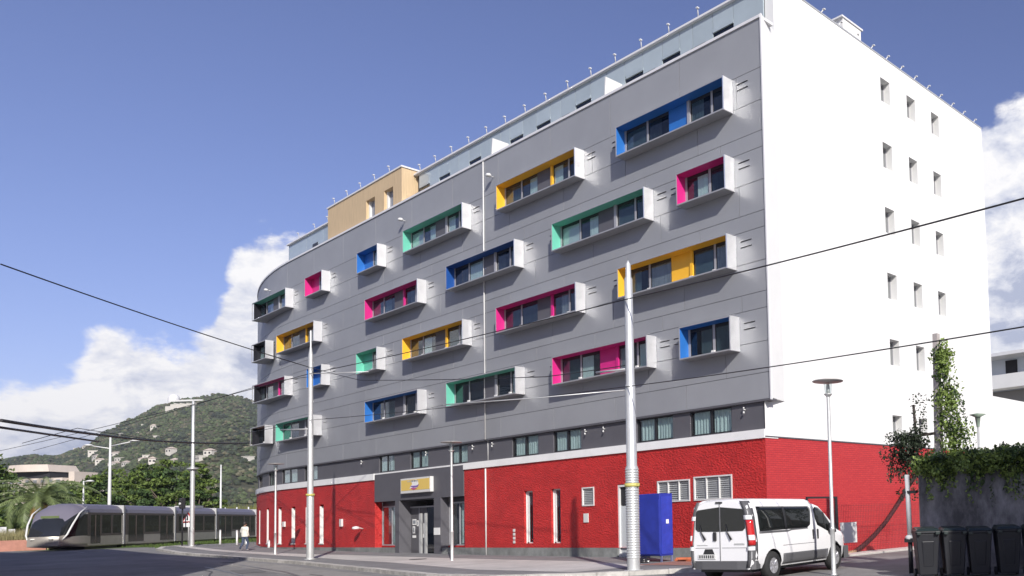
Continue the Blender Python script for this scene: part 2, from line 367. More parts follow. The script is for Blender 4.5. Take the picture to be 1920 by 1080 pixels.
# tram rails: on the street before the kerb and the curve on the left
def railline(pts, name='tram_rail'):
    b = MB(); 
    P = []
    for (a, c) in zip(pts, pts[1:]):
        for i in range(8): P.append((a[0] + (c[0] - a[0]) * i / 8, a[1] + (c[1] - a[1]) * i / 8))
    P.append(pts[-1])
    for (a, c) in zip(P, P[1:]):
        dx, dy = c[0] - a[0], c[1] - a[1]; l = math.hypot(dx, dy); nx, ny_ = -dy / l * .05, dx / l * .05
        b.add([(a[0] - nx, a[1] - ny_, g(a[0]) + .008), (c[0] - nx, c[1] - ny_, g(c[0]) + .008), (c[0] + nx, c[1] + ny_, g(c[0]) + .008), (a[0] + nx, a[1] + ny_, g(a[0]) + .008)], [(0, 1, 2, 3)])
    return b.build(name, m_rail, kind='structure')
railline([(-45, 12.4), (-36, 11.0), (-28, 9.2), (-20, 6.6)]); railline([(-45, 13.7), (-36, 12.4), (-28, 10.6), (-20, 8.0)])
arcp = [(-62 + 22 * math.cos(R_(a)) * 1.0 - 6, 10.2 + 3.2 * math.sin(R_(a))) for a in range(100, 261, 10)]
m_rail = mat('worn_line', (.42, .42, .44), .6); railline(arcp)

# ------------------------------------------------------------------ hotel
YF = 20.7; RC = 35.0; CX = -59.5
def front(u, off=0.0):
    if u >= CX: return (u, YF + off)
    a = (CX - u) / RC; r = RC - off
    return (CX - r * math.sin(a), YF + RC - r * math.cos(a))
XS = -19.01
UL = -84.0
hotel = empty('hotel', (-40, 30, 0), 'seven storey grey hotel with coloured window boxes, red ground floor and white side wall', 'building')
def us(u0, u1):
    r = [u0]; u = u0
    lo, hi = min(u0, u1), max(u0, u1)
    if lo < CX:
        k = math.ceil(lo / 1.3) * 1.3
        while k < min(hi, CX):
            if k > lo + .05 and k < hi - .05: r.append(k)
            k += 1.3
        if lo < CX - .05 and hi > CX + .05: r.append(CX)
    r.append(u1); return sorted(r)
def strip(b, u0, u1, z0, z1, off, depth):
    """slab following the front wall from offset off (face) to off+depth (back)"""
    U = us(u0, u1)
    for a, c in zip(U, U[1:]):
        pa, pc = front(a, off), front(c, off); qa, qc = front(a, off + depth), front(c, off + depth)
        b.hull8([(*pa, z0), (*pc, z0), (*qc, z0), (*qa, z0)], [(*pa, z1), (*pc, z1), (*qc, z1), (*qa, z1)])
    return b
def holed(b, u0, u1, z0, z1, off, holes, rdepth, fmap):
    """wall face with rectangular holes and reveals; fmap(u, off)->(x,y); holes (ua,ub,za,zb)"""
    U = sorted(set([u0, u1] + [h[0] for h in holes] + [h[1] for h in holes])); U = [u for u in U if u0 <= u <= u1]
    U2 = []
    for a, c in zip(U, U[1:]):
        n = max(1, int((c - a) / 1.3)); U2 += [a + (c - a) * i / n for i in range(n)]
    U = U2 + [U[-1]]
    Z = sorted(set([z0, z1] + [h[2] for h in holes] + [h[3] for h in holes])); Z = [z for z in Z if z0 <= z <= z1]
    for a, c in zip(U, U[1:]):
        for p, q in zip(Z, Z[1:]):
            um, zm = (a + c) / 2, (p + q) / 2
            if any(h[0] < um < h[1] and h[2] < zm < h[3] for h in holes): continue
            A, B = fmap(a, off), fmap(c, off)
            b.add([(*A, p), (*B, p), (*B, q), (*A, q)], [(0, 1, 2, 3)])
    for ha, hb, za, zb in holes:
        A0, B0, A1, B1 = fmap(ha, off), fmap(hb, off), fmap(ha, off + rdepth), fmap(hb, off + rdepth)
        b.add([(*A0, za), (*A1, za), (*A1, zb), (*A0, zb)], [(0, 1, 2, 3)]); b.add([(*B0, za), (*B0, zb), (*B1, zb), (*B1, za)], [(0, 1, 2, 3)])
        b.add([(*A0, zb), (*A1, zb), (*B1, zb), (*B0, zb)], [(0, 1, 2, 3)]); b.add([(*A0, za), (*B0, za), (*B1, za), (*A1, za)], [(0, 1, 2, 3)])
    return b
fside = lambda u, off: (XS - off, u)

# backing and body
XF = -18.70
b = MB(); strip(b, -82, -18.82, 5.50, 18.6, .035, .25); b.build('facade_backing', m_back, hotel)
b = MB()
x1, x0 = -19.5, -74.0
poly = [front(u, 1.5) for u in us(-82, -19.6)] + [(-19.6, 37.0), (-75, 37.0)]
b.prism(poly, 5.6, 18.5)
b.build('core', m_back, hotel)
# cladding panels
zb_ = [5.47, 6.37, 7.44, 8.57, 9.14, 10.21, 11.34, 11.91, 12.98, 14.11, 14.68, 15.75, 16.88, 18.60]
pw = 4.12
for r, (za, zb) in enumerate(zip(zb_, zb_[1:])):
    off0 = [0, 2.05, .9, 2.9][r % 4]
    edges = [XF]; u = -18.7 - pw + off0 + (0 if off0 else 0)
    while u > -82: 
        if edges[-1] - u > .6: edges.append(u)
        u -= pw
    edges.append(-82)
    for a, c in zip(edges, edges[1:]):
        q = MB(); strip(q, c + .011, a - .011, za + .009, zb - .009, 0, .03); q.build('cladding_panel', m_grey, hotel)
b = MB(); strip(b, -82, XF, 18.6, 18.70, -.05, .7); b.build('facade_coping', m_trim, hotel)
b = MB(); strip(b, -82, XF - .02, 5.40, 5.47, -.02, .32); b.build('facade_soffit', m_dark, hotel)
b = MB(); b.box(XF - .003, XF + .055, YF - .04, YF + .03, 5.42, 18.72); b.build('corner_trim', m_trim, hotel)

# dark band storey, set back
DB = .08
bw = [(-68.2, -66.2), (-63.9, -62.6), (-60.9, -58.4), (-57.3, -55.4), (-47.35, -45.6), (-43.85, -42.0), (-39.85, -38.2), (-34.4, -32.36), (-31.25, -29.3), (-25.75, -23.68), (-22.75, -20.64)]
b = MB(); holed(b, -82, XS - .001, 4.46, 5.42, DB, [(a, c, 4.50, 5.385) for a, c in bw], .12, front); b.build('recessed_band_wall', m_dark, hotel)
def curtains(name, a, c, za, zb, off, fmap, parent, mt, gap=0.06, amp=.03, wl=.17):
    q = MB(); mid = (a + c) / 2
    for s0, s1 in ((a + gap, mid - gap), (mid + gap, c - gap)):
        n = max(6, int((s1 - s0) / .04)); vs = []
        for i in range(n + 1):
            u = s0 + (s1 - s0) * i / n; o = off + amp * math.sin(u * 2 * math.pi / wl + math.sin(u * 3.1) * 1.5) + amp * .5 * math.sin(u * 2 * math.pi / wl * 2.3)
            p = fmap(u, o); vs += [(*p, za), (*p, zb)]
        q.smooth = True; q.add(vs, [(2 * i, 2 * i + 2, 2 * i + 3, 2 * i + 1) for i in range(n)])
    return q.build(name, mt, parent)
for a, c in bw:
    q = MB(); 
    for (p0, p1, z0, z1) in ((a, c, 4.50, 4.55), (a, c, 5.34, 5.385), (a, a + .06, 4.55, 5.34), (c - .06, c, 4.55, 5.34), ((a + c) / 2 - .05, (a + c) / 2 + .05, 4.55, 5.34)):
        strip(q, p0, p1, z0, z1, DB + .05, .05)
    win = q.build('band_window', m_black, hotel)
    q = MB(); strip(q, a + .01, c - .01, 4.52, 5.38, DB + .075, .006); q.build('pane', g_win, win)
    curtains('curtain', a, c, 4.52, 5.37, DB + .15, front, win, m_curt)
    q = MB(); strip(q, a - .3, c + .3, 4.3, 5.6, DB + .5, .02); q.build('room_back', m_room, win)
m_ledge = mat('ledge_white', (.86, .86, .84), .6, stain=.08, stain_s=1)
# white ledge band over the red walls
b = MB(); strip(b, -82, -47.69, 4.12, 4.46, -.06, .7); b.build('white_ledge', m_ledge, hotel)
b = MB(); strip(b, -38.38, XS + .02, 4.16, 4.46, -.06, .7); b.build('white_ledge', m_ledge, hotel)
b = MB(); strip(b, -47.67, -38.40, 4.39, 4.46, -.02, .66); b.build('white_ledge', m_ledge, hotel)

# red ground floor, left and right of the entrance
redL = [(-67.1, -66.5, .69, 3.05), (-64.08, -63.5, .69, 3.05), (-61.32, -60.75, .69, 3.02), (-59.08, -58.5, .69, 3.0), (-56.92, -56.35, .69, 3.0), (-54.88, -54.3, .69, 3.0)]
b = MB(); holed(b, -82, -47.69, .48, 4.115, 0, redL, .28, front)
b.add([(-47.69, YF, .0), (-47.69, YF + .9, .0), (-47.69, YF + .9, 4.115), (-47.69, YF, 4.115)], [(0, 1, 2, 3)])
b.build('red_wall', m_red, hotel)
for a, c, za, zb in redL:
    q = MB(); strip(q, a + .22, c - .07, za + .05, zb - .12, .16, .05)
    f_ = q.build('slot_window', m_room, hotel)
    q = MB(); strip(q, a + .004, a + .03, za + .03, zb - .10, .01, .26); strip(q, a + .03, a + .16, za + .03, zb - .12, .17, .10); strip(q, a - .03, c + .03, za - .03, za + .03, -.04, .3); q.build('frame', m_chrome, f_)
redR = [(-33.38, -32.70, .66, 2.94), (-31.35, -30.68, .66, 2.95), (-29.16, -28.37, 2.16, 2.92), (-26.90, -25.6, .12, 2.94), (-24.51, -22.74, 2.16, 2.96), (-22.53, -20.60, 2.16, 3.02)]
b = MB(); holed(b, -38.38, XS - .002, .48, 4.155, 0, redR[:3] + [(-26.90, -25.6, .48, 2.94)] + redR[4:], .25, front)
b.add([(-38.38, YF, .0), (-38.38, YF + .9, .0), (-38.38, YF + .9, 4.155), (-38.38, YF, 4.155)], [(3, 2, 1, 0)])
b.build('red_wall', m_red, hotel)
for a, c, za, zb in redR[:2]:
    q = MB()
    for p0, p1, z0, z1 in ((a, a + .02, za, zb - .05), (a + .02, a + .14, za, zb - .05), (c - .05, c, za, zb), (a, c, zb - .06, zb), (a - .02, c + .02, za - .02, za + .05)): strip(q, p0, p1, z0, z1, .10 if p0 == a and p1 < c - .1 else .14, .07)
    f_ = q.build('tall_window', m_chrome, hotel)
    q = MB(); strip(q, a + .1, c - .02, za + .03, zb - .03, .18, .006); q.build('pane', g_dark, f_)
    q = MB(); strip(q, a - .1, c + .1, za - .1, zb + .1, .6, .02); q.build('room_back', m_room, f_)
    q = MB(); strip(q, a + .12, c - .1, zb - .62 if a < -32 else zb - .75, zb - .05, .22, .01); q.build('blind', m_curt, f_)
    q = MB(); strip(q, a + .2, c - .3, za + .03, zb - (1.4 if a < -32 else .8), .26, .01); q.build('curtain', m_curt, f_)
m_louv = mat('louvre_grey', (.40, .41, .41), .5, .2, var=.05)
def louvre(a, c, za, zb, cols):
    q = MB()
    for p0, p1, z0, z1 in ((a, a + .05, za, zb), (c - .05, c, za, zb), (a + .05, c - .05, zb - .05, zb), (a + .05, c - .05, za, za + .05)): strip(q, p0, p1, z0, z1, -.03, .12)
    for k in range(1, cols):
        x = a + (c - a) * k / cols; strip(q, x - .02, x + .02, za + .05, zb - .05, -.02, .1)
    f_ = q.build('louvre_window', m_chrome, hotel)
    n = int((zb - za - .1) / .07); q = MB()
    for k in range(n):
        z = za + .06 + (zb - za - .12) * k / n
        q.hull8([(a + .05, YF + .02, z), (c - .05, YF + .02, z), (c - .05, YF + .03, z + .005), (a + .05, YF + .03, z + .005)], [(a + .05, YF + .07, z + .07), (c - .05, YF + .07, z + .07), (c - .05, YF + .08, z + .075), (a + .05, YF + .08, z + .075)])
    q.build('louvre_blades', m_louv, f_)
    q = MB(); q.box(a, c, YF + .10, YF + .12, za, zb); q.build('backing', m_louv, f_)
louvre(-29.16, -28.37, 2.16, 2.92, 1); louvre(-24.51, -22.74, 2.16, 2.96, 3); louvre(-22.53, -20.60, 2.16, 3.02, 3)
# metal service door
q = MB(); q.box(-26.90, -26.82, YF + .02, YF + .2, .1, 2.92); q.box(-25.68, -25.6, YF + .02, YF + .2, .1, 2.92); q.box(-26.82, -25.68, YF + .02, YF + .2, 2.84, 2.92); q.box(-26.92, -25.58, YF - .02, YF + .25, .04, .12)
dr = q.build('service_door', m_chrome, hotel)
q = MB(); q.box(-26.82, -25.68, YF + .08, YF + .12, .12, 2.1); q.build('leaf', mat('door_grey', (.52, .55, .56), .5), dr)
q = MB(); q.box(-26.82, -25.68, YF + .10, YF + .12, 2.14, 2.84); q.build('transom_pane', m_room, dr)
q = MB(); q.box(-26.0, -25.75, YF + .06, YF + .078, 1.3, 1.75); q.build('yellow_notice', mat('notice_yellow', (.75, .62, .15), .6), dr)
# grey base slabs
for a, c in ((-82, -45.28), (-40.50, -26.93), (-25.57, XS - .004)):
    u = c
    while u > a + .01:
        u2 = max(a, u - 1.6); q = MB(); hh = .475 if not (-47.6 < (u + u2) / 2 < -38.4) else .475
        strip(q, u2 + .004, u - .004, -.1, hh, -.012, .1); q.build('base_slab', m_base, hotel); u = u2

# entrance
EY = YF
q = MB(); q.box(-47.66, -38.41, EY - .03, EY + .5, 2.92, 4.385); q.build('entrance_fascia', m_dark, hotel)
for a, c in ((-45.27, -44.80), (-41.20, -40.52)):
    q = MB(); q.box(a, c, EY - .05, EY + 1.4, .05, 2.915); bevel(q.build('entrance_pier', m_dark, hotel), .01)
q = MB(); q.box(-44.80, -41.20, EY + 1.4, EY + 1.45, 0, 3.0); q.build('lobby_wall', m_dark, hotel)
q = MB(); q.box(-44.80, -41.20, EY + .1, EY + 1.4, 2.86, 2.91); q.build('entrance_soffit', m_black, hotel)
for (a, c) in ((-47.60, -45.30), (-40.48, -38.45)):
    q = MB()
    for p0, p1, z0, z1 in ((a, a + .07, .62, 2.9), (c - .07, c, .62, 2.9), (a, c, .56, .62), (a, c, 2.60, 2.68), ((a + c) / 2 - .03, (a + c) / 2 + .03, .62, 2.6)): q.box(p0, p1, EY + .33, EY + .41, z0, z1)
    f_ = q.build('shop_window', m_frame, hotel)
    q = MB(); q.box(a + .05, c - .05, EY + .36, EY + .368, .62, 2.62); q.build('pane', g_win, f_)
    q = MB(); q.box(a, c, EY + .34, EY + .40, 2.68, 2.91); q.build('transom', m_black, f_)
    q = MB(); q.box(a - .4, c + .4, EY + 1.6, EY + 1.62, 0, 3.0); q.build('room_back', m_room, f_)
    curtains('curtain', a + (0.9 if a > -42 else .9), c - .05, .65, 2.6, EY - YF + .5, front, f_, m_curt)
    q = MB(); q.box(a, c, EY + .3, EY + .6, .475, .56); q.build('window_sill', m_red, f_)
# doors
dl = MB(); dl.box(-44.78, -43.9, EY + .55, EY + .62, .08, 2.5); d1 = dl.build('door_leaf', m_dark, hotel)
dl = MB(); dl.box(-43.86, -43.1, EY + .55, EY + .62, .08, 2.5); d2 = dl.build('door_leaf', m_dark, hotel)
q = MB(); q.box(-44.78, -41.22, EY + .5, EY + .66, 2.5, 2.58); q.box(-43.9, -43.86, EY + .52, EY + .66, .08, 2.5); q.build('door_frame', m_frame, hotel)
q = MB(); q.box(-43.05, -42.15, EY + .56, EY + .566, .08, 2.5); q.build('glass_door', g_dark, hotel)
for x in (-42.92, -42.42):
    q = MB(); q.box(x - .05, x + .07, EY + .1, EY + .2, .08, 2.2); q.build('sliding_door_stile', m_alu, hotel)
m_paper = mat('white_paper', (.80, .80, .78), .7)
m_print = mat('grey_print', (.25, .27, .30), .7)
for x0, x1, z0, z1, pr in ((-44.62, -44.22, 1.62, 1.92, 1), (-44.60, -44.36, 1.18, 1.55, 1), (-44.62, -44.25, .95, 1.08, 0), (-44.15, -43.98, 1.55, 1.85, 1), (-43.82, -43.62, 1.25, 1.62, 1), (-43.45, -43.15, 1.15, 1.70, 0), (-43.5, -43.3, .95, 1.15, 0)):
    q = MB(); q.box(x0, x1, EY + .54, EY + .548, z0, z1); pp = q.build('door_notice', m_paper, hotel)
    if pr:
        q = MB(); q.box(x0 + .05, x1 - .05, EY + .536, EY + .539, z0 + .06, z1 - .06); q.build('print_block', m_print, pp)
q = MB(); q.box(-41.17, -40.58, EY - .07, EY - .055, 1.10, 1.45); pp = q.build('door_notice', m_paper, hotel)
# sign over the entrance: white box, yellow field, blue and magenta swoosh
q = MB(); q.box(-44.33, -41.23, EY - .20, EY - .032, 3.24, 4.0); sg = bevel(q.build('entrance_sign', m_chrome, hotel), .015)
q = MB(); q.box(-44.25, -41.32, EY - .207, EY - .2005, 3.38, 3.92); q.build('yellow_field', mat('sign_yellow', (.76, .54, .13), .5), sg)
def flat(name, pts, y, mt, parent):
    q = MB(); n = len(pts); q.add([(x, y, z) for x, z in pts] + [(x, y + .004, z) for x, z in pts], [tuple(range(n)), tuple(range(2 * n - 1, n - 1, -1))] + [(i, n + i, n + (i + 1) % n, (i + 1) % n) for i in range(n)])
    return q.build(name, mt, parent)
flat('sign_white_shape', [(-43.35, 3.46), (-42.55, 3.50), (-42.40, 3.72), (-42.62, 3.90), (-43.2, 3.88), (-43.05, 3.70)], EY - .213, m_paper, sg)
flat('sign_blue_swoosh', [(-43.28, 3.60), (-42.95, 3.50), (-42.50, 3.52), (-42.32, 3.66), (-42.60, 3.60), (-42.95, 3.60)], EY - .219, mat('sign_violet', (.22, .12, .42), .5), sg)
flat('sign_red_swoosh', [(-43.25, 3.50), (-42.90, 3.38), (-42.55, 3.46), (-42.80, 3.48)], EY - .219, mat('sign_magenta', (.55, .06, .22), .5), sg)
for k in range(7):
    q = MB(); q.box(-43.55 + k * .17, -43.45 + k * .17, EY - .213, EY - .2075, 3.80, 3.88); q.build('sign_letter', mat('sign_grey', (.45, .42, .38), .5), sg)

# small wall fittings
def small(name, x, z, w_, h_, t_, mt):
    p = front(x, -t_ / 2 - .012); q = MB(); q.box(p[0] - w_ / 2, p[0] + w_ / 2, p[1] - t_ / 2, p[1] + t_ / 2, z - h_ / 2, z + h_ / 2); return q.build(name, mt, hotel)
small('wall_box', -60.1, 1.93, .28, .32, .1, m_chrome); small('wall_box', -51.75, 1.88, .26, .42, .1, m_chrome)
small('notice_plate', -28.9, 1.68, .30, .36, .03, m_chrome)
for k in range(4): small('house_number_tile', -34.15, 1.24 - k * .17, .15, .12, .02, m_chrome)
for x, z in ((-49.1, 1.5),):
    q = MB(); q.tube([(x, YF, z), (x, YF - .35, z + .1)], .03, 6); q.lathe([(.0, z + .16), (.16, z + .12), (.19, z + .04), (.17, z)], x, YF - .38, 10); q.build('wall_lamp', m_chrome, hotel)
for u, z in ((-35.58, 17.6), (-44.13, 17.57), (-63.4, 17.5)):
    p = front(u, -.25); p0 = front(u, 0)
    q = MB(); q.tube([(p0[0], p0[1], z), (p[0], p[1], z + .02)], .02, 6); q.lathe([(0, z + .1), (.10, z + .08), (.14, z), (.10, z - .05), (0, z - .06)], p[0], p[1], 10); q.build('wall_lamp', m_chrome, hotel)
for u in (-49.3, -42.05, -37.6, -35.9, -28.9, -27.7, -19.95):
    p = front(u, DB - .10); q = MB(); q.tube([(p[0], p[1] + .09, 5.2), (p[0], p[1], 5.2)], .02, 6); q.tube([(p[0], p[1], 5.07), (p[0], p[1], 5.14)], [.04, .025], 8); q.tube([(p[0], p[1], 5.22), (p[0], p[1], 5.28)], [.02, .03], 8); q.build('spot_lamp', m_chrome, hotel)
q = MB(); q.tube([(-36.41, YF - .05, .1), (-36.41, YF - .05, 4.1)], .035, 8); q.tube([(-36.41, YF + .10, 4.5), (-36.41, YF + .10, 5.4)], .035, 8); q.tube([(-36.41, YF - .05, 5.45), (-36.41, YF - .04, 18.55)], .028, 8); q.build('downpipe', m_chrome, hotel)

# window boxes
BOX = [('blue', 5.95, -20.10, 15.66, 1), ('yellow', 5.95, -28.68, 15.64, 0), ('magenta', 2.52, -20.12, 12.86, 2), ('teal', 5.98, -24.42, 12.86, 0), ('yellow', 5.98, -20.12, 10.08, 1),
       ('navy', 5.96, -33.18, 12.84, 0), ('magenta', 6.0, -28.76, 10.06, 0), ('magenta', 6.08, -24.42, 7.22, 1), ('blue', 2.6, -20.06, 7.22, 2), ('teal', 6.0, -33.2, 7.19, 0),
       ('teal', 5.94, -37.56, 15.59, 0), ('blue', 2.52, -46.32, 15.57, 3), ('magenta', 2.5, -53.44, 15.56, 3), ('yellow', 5.8, -54.56, 12.73, 0),
       ('magenta', 5.94, -41.94, 12.79, 0), ('yellow', 6.0, -37.6, 10.01, 0), ('teal', 2.54, -46.4, 9.98, 3), ('blue', 2.2, -53.45, 9.98, 3), ('blue', 5.92, -41.96, 7.19, 0), ('teal', 5.84, -54.57, 7.11, 0),
       ('teal', 5.7, -58.88, 15.53, 4), ('black', 2.45, -62.15, 12.72, 4), ('magenta', 5.5, -58.95, 9.98, 4), ('brown', 2.6, -62.15, 7.18, 4)]
m_endp = mat('dark_end_pane', (.02, .02, .025), .08)
DBX = .46; T = .05; BH = 1.2
desc = {0: 'wide', 1: 'wide', 2: 'short', 3: 'short', 4: 'corner'}
for colr, wd, xr, zb, ty in BOX:
    x1 = xr; x0 = xr - wd; yf = YF - DBX; z0, z1 = zb, zb + BH
    cornerbox = ty == 4
    yb0 = YF - .004; yl = front(x0, 0)[1] if cornerbox else yb0
    yb_left = (front(x0, 0)[1] + .1) if cornerbox else yb0
    q = MB()
    # bottom and top slabs, left side
    def slab(za, zc, m=0):
        q.mi = m
        q.hull8([(x0, yf, za), (x1 - T, yf, za), (x1 - T, yb0, za), (x0, yb_left, za)], [(x0, yf, zc), (x1 - T, yf, zc), (x1 - T, yb0, zc), (x0, yb_left, zc)])
    slab(z0, z0 + T); slab(z1 - T, z1)
    if not cornerbox: q.box(x0, x0 + T, yf, yb0, z0 + T, z1 - T)
    q.mi = 1; q.box(x1 - T, x1, yf, yb0, z0, z1)
    wb = q.build('window_box', [m_shell, m_side], hotel)
    lab = {'black': 'black lined corner window box', 'brown': 'brown lined corner window box'}.get(colr)
    wb['label'] = lab or f'{colr} lined {desc[ty]} window box'
    # lining
    q = MB(); e_ = .004
    xl = x0 + T
    if not cornerbox: q.box(xl + .001, xl + e_ * 2, yf + .01, yb0 - .03, z0 + T, z1 - T)
    q.hull8([(xl + .009, yf + .01, z1 - T - .009), (x1 - T - .001, yf + .01, z1 - T - .009), (x1 - T - .001, yb0, z1 - T - .009), (xl + .009, yb_left, z1 - T - .009)],
            [(xl + .009, yf + .01, z1 - T - .001), (x1 - T - .001, yf + .01, z1 - T - .001), (x1 - T - .001, yb0, z1 - T - .001), (xl + .009, yb_left, z1 - T - .001)])
    q.box(x1 - T - .009, x1 - T - .001, yf + .01, yb0 - .03, z0 + T, z1 - T - .01)
    # coloured frame around the windows (back wall)
    li = q.build('lining', LM[colr], wb)
    # windows
    zi0, zi1 = z0 + T, z1 - T
    inner = wd - 2 * T
    if wd > 4: seg = [('p', 1.22), ('m', .10), ('p', 1.18), ('c' if ty == 1 else 'd', 1.05), ('M', .14), ('p', 1.05), ('m', .10), ('p', .9)]
    elif ty == 3: seg = [('C', .95), ('m', .1), ('p', 1.3)]
    else: seg = [('p', 1.15), ('m', .12), ('p', 1.1)]
    tot = sum(s[1] for s in seg) + .12; k = inner / tot; cur = x0 + T + .12 * k
    yw = yb0 - .05
    q = MB()
    if cornerbox: q.hull8([(x0 + .05, yb0 - .004, zi0), (x1 - T, yb0 - .004, zi0), (x1 - T, yb0 + .9, zi0), (x0 + .05, yb0 + .9, zi0)], [(x0 + .05, yb0 - .004, zi1), (x1 - T, yb0 - .004, zi1), (x1 - T, yb0 + .9, zi1), (x0 + .05, yb0 + .9, zi1)]); q.build('bay_core', m_back, wb); q = MB()
    q.box(x0 + T + .01, x0 + T + .12 * k - .002, yw, yb0, zi0, zi1); q.build('mullion', m_frame if ty != 3 else LM[colr], wb)
    for s, l in seg:
        l *= k; a, c = cur, cur + l; cur = c
        if s in 'mM':
            q = MB(); q.box(a, c, yw - .06 * (s == 'M'), yb0, zi0, zi1 - .01); q.build('mullion', (LM[colr] if (s == 'M' and colr in ('yellow', 'magenta')) else m_frame), wb)
            q = MB(); q.box(a - .01, c + .01, yw - .09, yw - .061 if s == 'M' else yw - .001, zi0, zi0 + .16); q.build('mullion_foot', m_chrome, wb)
        elif s == 'c':
            q = MB(); q.box(a, c, yw, yb0, zi0, zi1 - .01); q.build('panel', LM[colr], wb)
        elif s == 'C':
            q = MB(); q.hull8([(a, yb0 - .3, zi0), (c, yw, zi0), (c, yb0, zi0), (a, yb0, zi0)], [(a, yb0 - .02, zi1 - .01), (c, yw, zi1 - .01), (c, yb0, zi1 - .01), (a, yb0, zi1 - .01)]) if False else q.box(a, c, yw, yb0, zi0, zi1 - .01)
            q.build('panel', LM[colr], wb)
        elif s == 'd':
            q = MB(); q.box(a, c, yw - .005, yb0, zi0, zi1 - .01); q.build('panel', m_dark, wb)
        else:
            q = MB(); 
            for p0, p1, za, zc in ((a, c, zi0, zi0 + .04), (a, c, zi1 - .13, zi1 - .01), (a, a + .03, zi0 + .04, zi1 - .13), (c - .03, c, zi0 + .04, zi1 - .13)): q.box(p0, p1, yw + .01, yb0, za, zc)
            q.build('sash', m_black, wb)
            q = MB(); q.box(a + .03, c - .03, yw + .016, yw + .02, zi0 + .04, zi1 - .13); q.build('pane', g_dark if rnd.random() < .6 else g_win, wb)
            r = rnd.random()
            sh_ = .25 * rnd.random()
            q = MB(); n = 20; vs = []
            ca, cc = (a + .03, c - .03) if r < .55 else ((a + .03, a + .03 + (c - a) * .6) if r < .8 else (a + .03 + (c - a) * .45, c - .03))
            for i in range(n + 1):
                xx = ca + (cc - ca) * i / n; yy = yb0 - .012 + .007 * math.sin(xx * 41 + 2 * math.sin(xx * 7)); vs += [(xx, yy, zi0 + .04), (xx, yy, zi1 - .13)]
            q.smooth = True; q.add(vs, [(2 * i, 2 * i + 2, 2 * i + 3, 2 * i + 1) for i in range(n)]); q.build('curtain', m_curt if rnd.random() < .45 else m_curtd, wb)
            q = MB(); q.box(a, c, yb0 - .004, yb0 - .001, zi0, zi1 - .01); q.build('room_back', m_room, wb)
    if cornerbox:
        q = MB(); q.tube([(x0 + .06, yf + .05, z0 + T), (x0 + .06, yb_left - .25, z0 + .72)], .03, 6); q.build('strut', m_chrome, wb)
        q = MB(); q.box(x0 + .30, x0 + .32, yf + .02, yb_left, z0 + T, z1 - T - .01); q.build('end_pane', m_endp, wb)
        q = MB(); q.box(x0, x0 + .03, yf, yf + .03, z0 + T, z1 - T); q.build('corner_post', m_shell, wb)
    # vents
    for xx in (x1 + .48, x0 - .5):
        if xx < -62: continue
        for dz in (.83, .62):
            q = MB(); p = front(xx, 0); q.box(xx - .26, xx + .26, YF - .012, YF - .004, z0 + dz + .1, z0 + dz + .125); q.mi = 1; q.box(xx - .26, xx + .26, YF - .03, YF - .004, z0 + dz + .126, z0 + dz + .14)
            q.build('air_vent', [m_black, m_shell], hotel)

# side wall, white above, red brick below
WY1 = 37.38
m_sgl = mat('side_pane', (.20, .21, .21), .25)
cols = [(28.40, 29.10), (30.41, 31.10), (32.46, 33.14)]
rows = [19.71 - 2.772 * k for k in range(6)]
sholes = [(a, c, z - 1.08, z) for (a, c) in cols for z in rows]
b = MB()
FC = (XF + .05, YF + .031)      # front corner of the overhanging part
holed(b, 21.75, WY1, 5.47, 18.70, 0, [h for h in sholes if h[3] < 18.6 and h[2] > 5.5], .34, fside)
holed(b, 21.75, WY1, 18.70, 20.62, 0, [(a, c, 18.70, 19.71) for a, c in cols], .34, fside)
holed(b, YF + .02, WY1, 4.22, 5.47, 0, [(a, c, 4.77, 5.47) for a, c in cols], .34, fside)
b.add([(*FC, 5.47), (XS, 21.75, 5.47), (XS, 21.75, 18.7), (*FC, 18.7)], [(0, 1, 2, 3)])
b.add([(*FC, 5.468), (XS, 21.75, 5.468), (XS - .3, YF + .2, 5.468), (XS, YF + .02, 5.468)], [(0, 1, 2, 3)])
b.add([(*FC, 18.7), (XS, 21.75, 18.7), (XS - .5, 21.8, 18.7), (XS - .5, YF + .031, 18.7)], [(0, 1, 2, 3)])
b.add([(XS, 21.75, 18.7), (XS - .4, 21.75, 18.7), (XS - .4, 21.75, 20.62), (XS, 21.75, 20.62)], [(3, 2, 1, 0)])
b.add([(XS, 21.75, 20.62), (XS - .4, 21.75, 20.62), (XS - .4, WY1, 20.62), (XS, WY1, 20.62)], [(0, 3, 2, 1)])
b.add([(XS, WY1, -.1), (XS - 55, WY1, -.1), (XS - 55, WY1, 20.6), (XS, WY1, 20.6)], [(0, 1, 2, 3)])
b.build('white_side_wall', m_white, hotel)
for a, c in cols:
    for z in rows:
        q = MB(); q.box(XS - .342, XS - .36, a - .02, c + .02, z - 1.1, z + .02); w_ = q.build('side_window', m_sgl, hotel)
        q = MB(); 
        for y0, y1, za, zc in ((a, a + .05, z - 1.08, z), (c - .05, c, z - 1.08, z), (a + .05, c - .05, z - .05, z), (a + .05, c - .05, z - 1.08, z - 1.03)): q.box(XS - .341, XS - .31, y0, y1, za, zc)
        q.build('frame', m_frame, w_)
b = MB(); pts_ = [(XS, YF + .003), (XS, 22.0)]
b.add([(*pts_[0], -.05), (*pts_[1], -.05), (*pts_[1], 4.215), (*pts_[0], 4.215)], [(0, 1, 2, 3)])
b.add([(XS, 22.0, -.05), (XS, WY1, -.05), (XS, WY1, 4.215), (XS, 22.0, 4.215)], [(0, 1, 2, 3)])
b.build('red_brick_wall', m_brick, hotel)
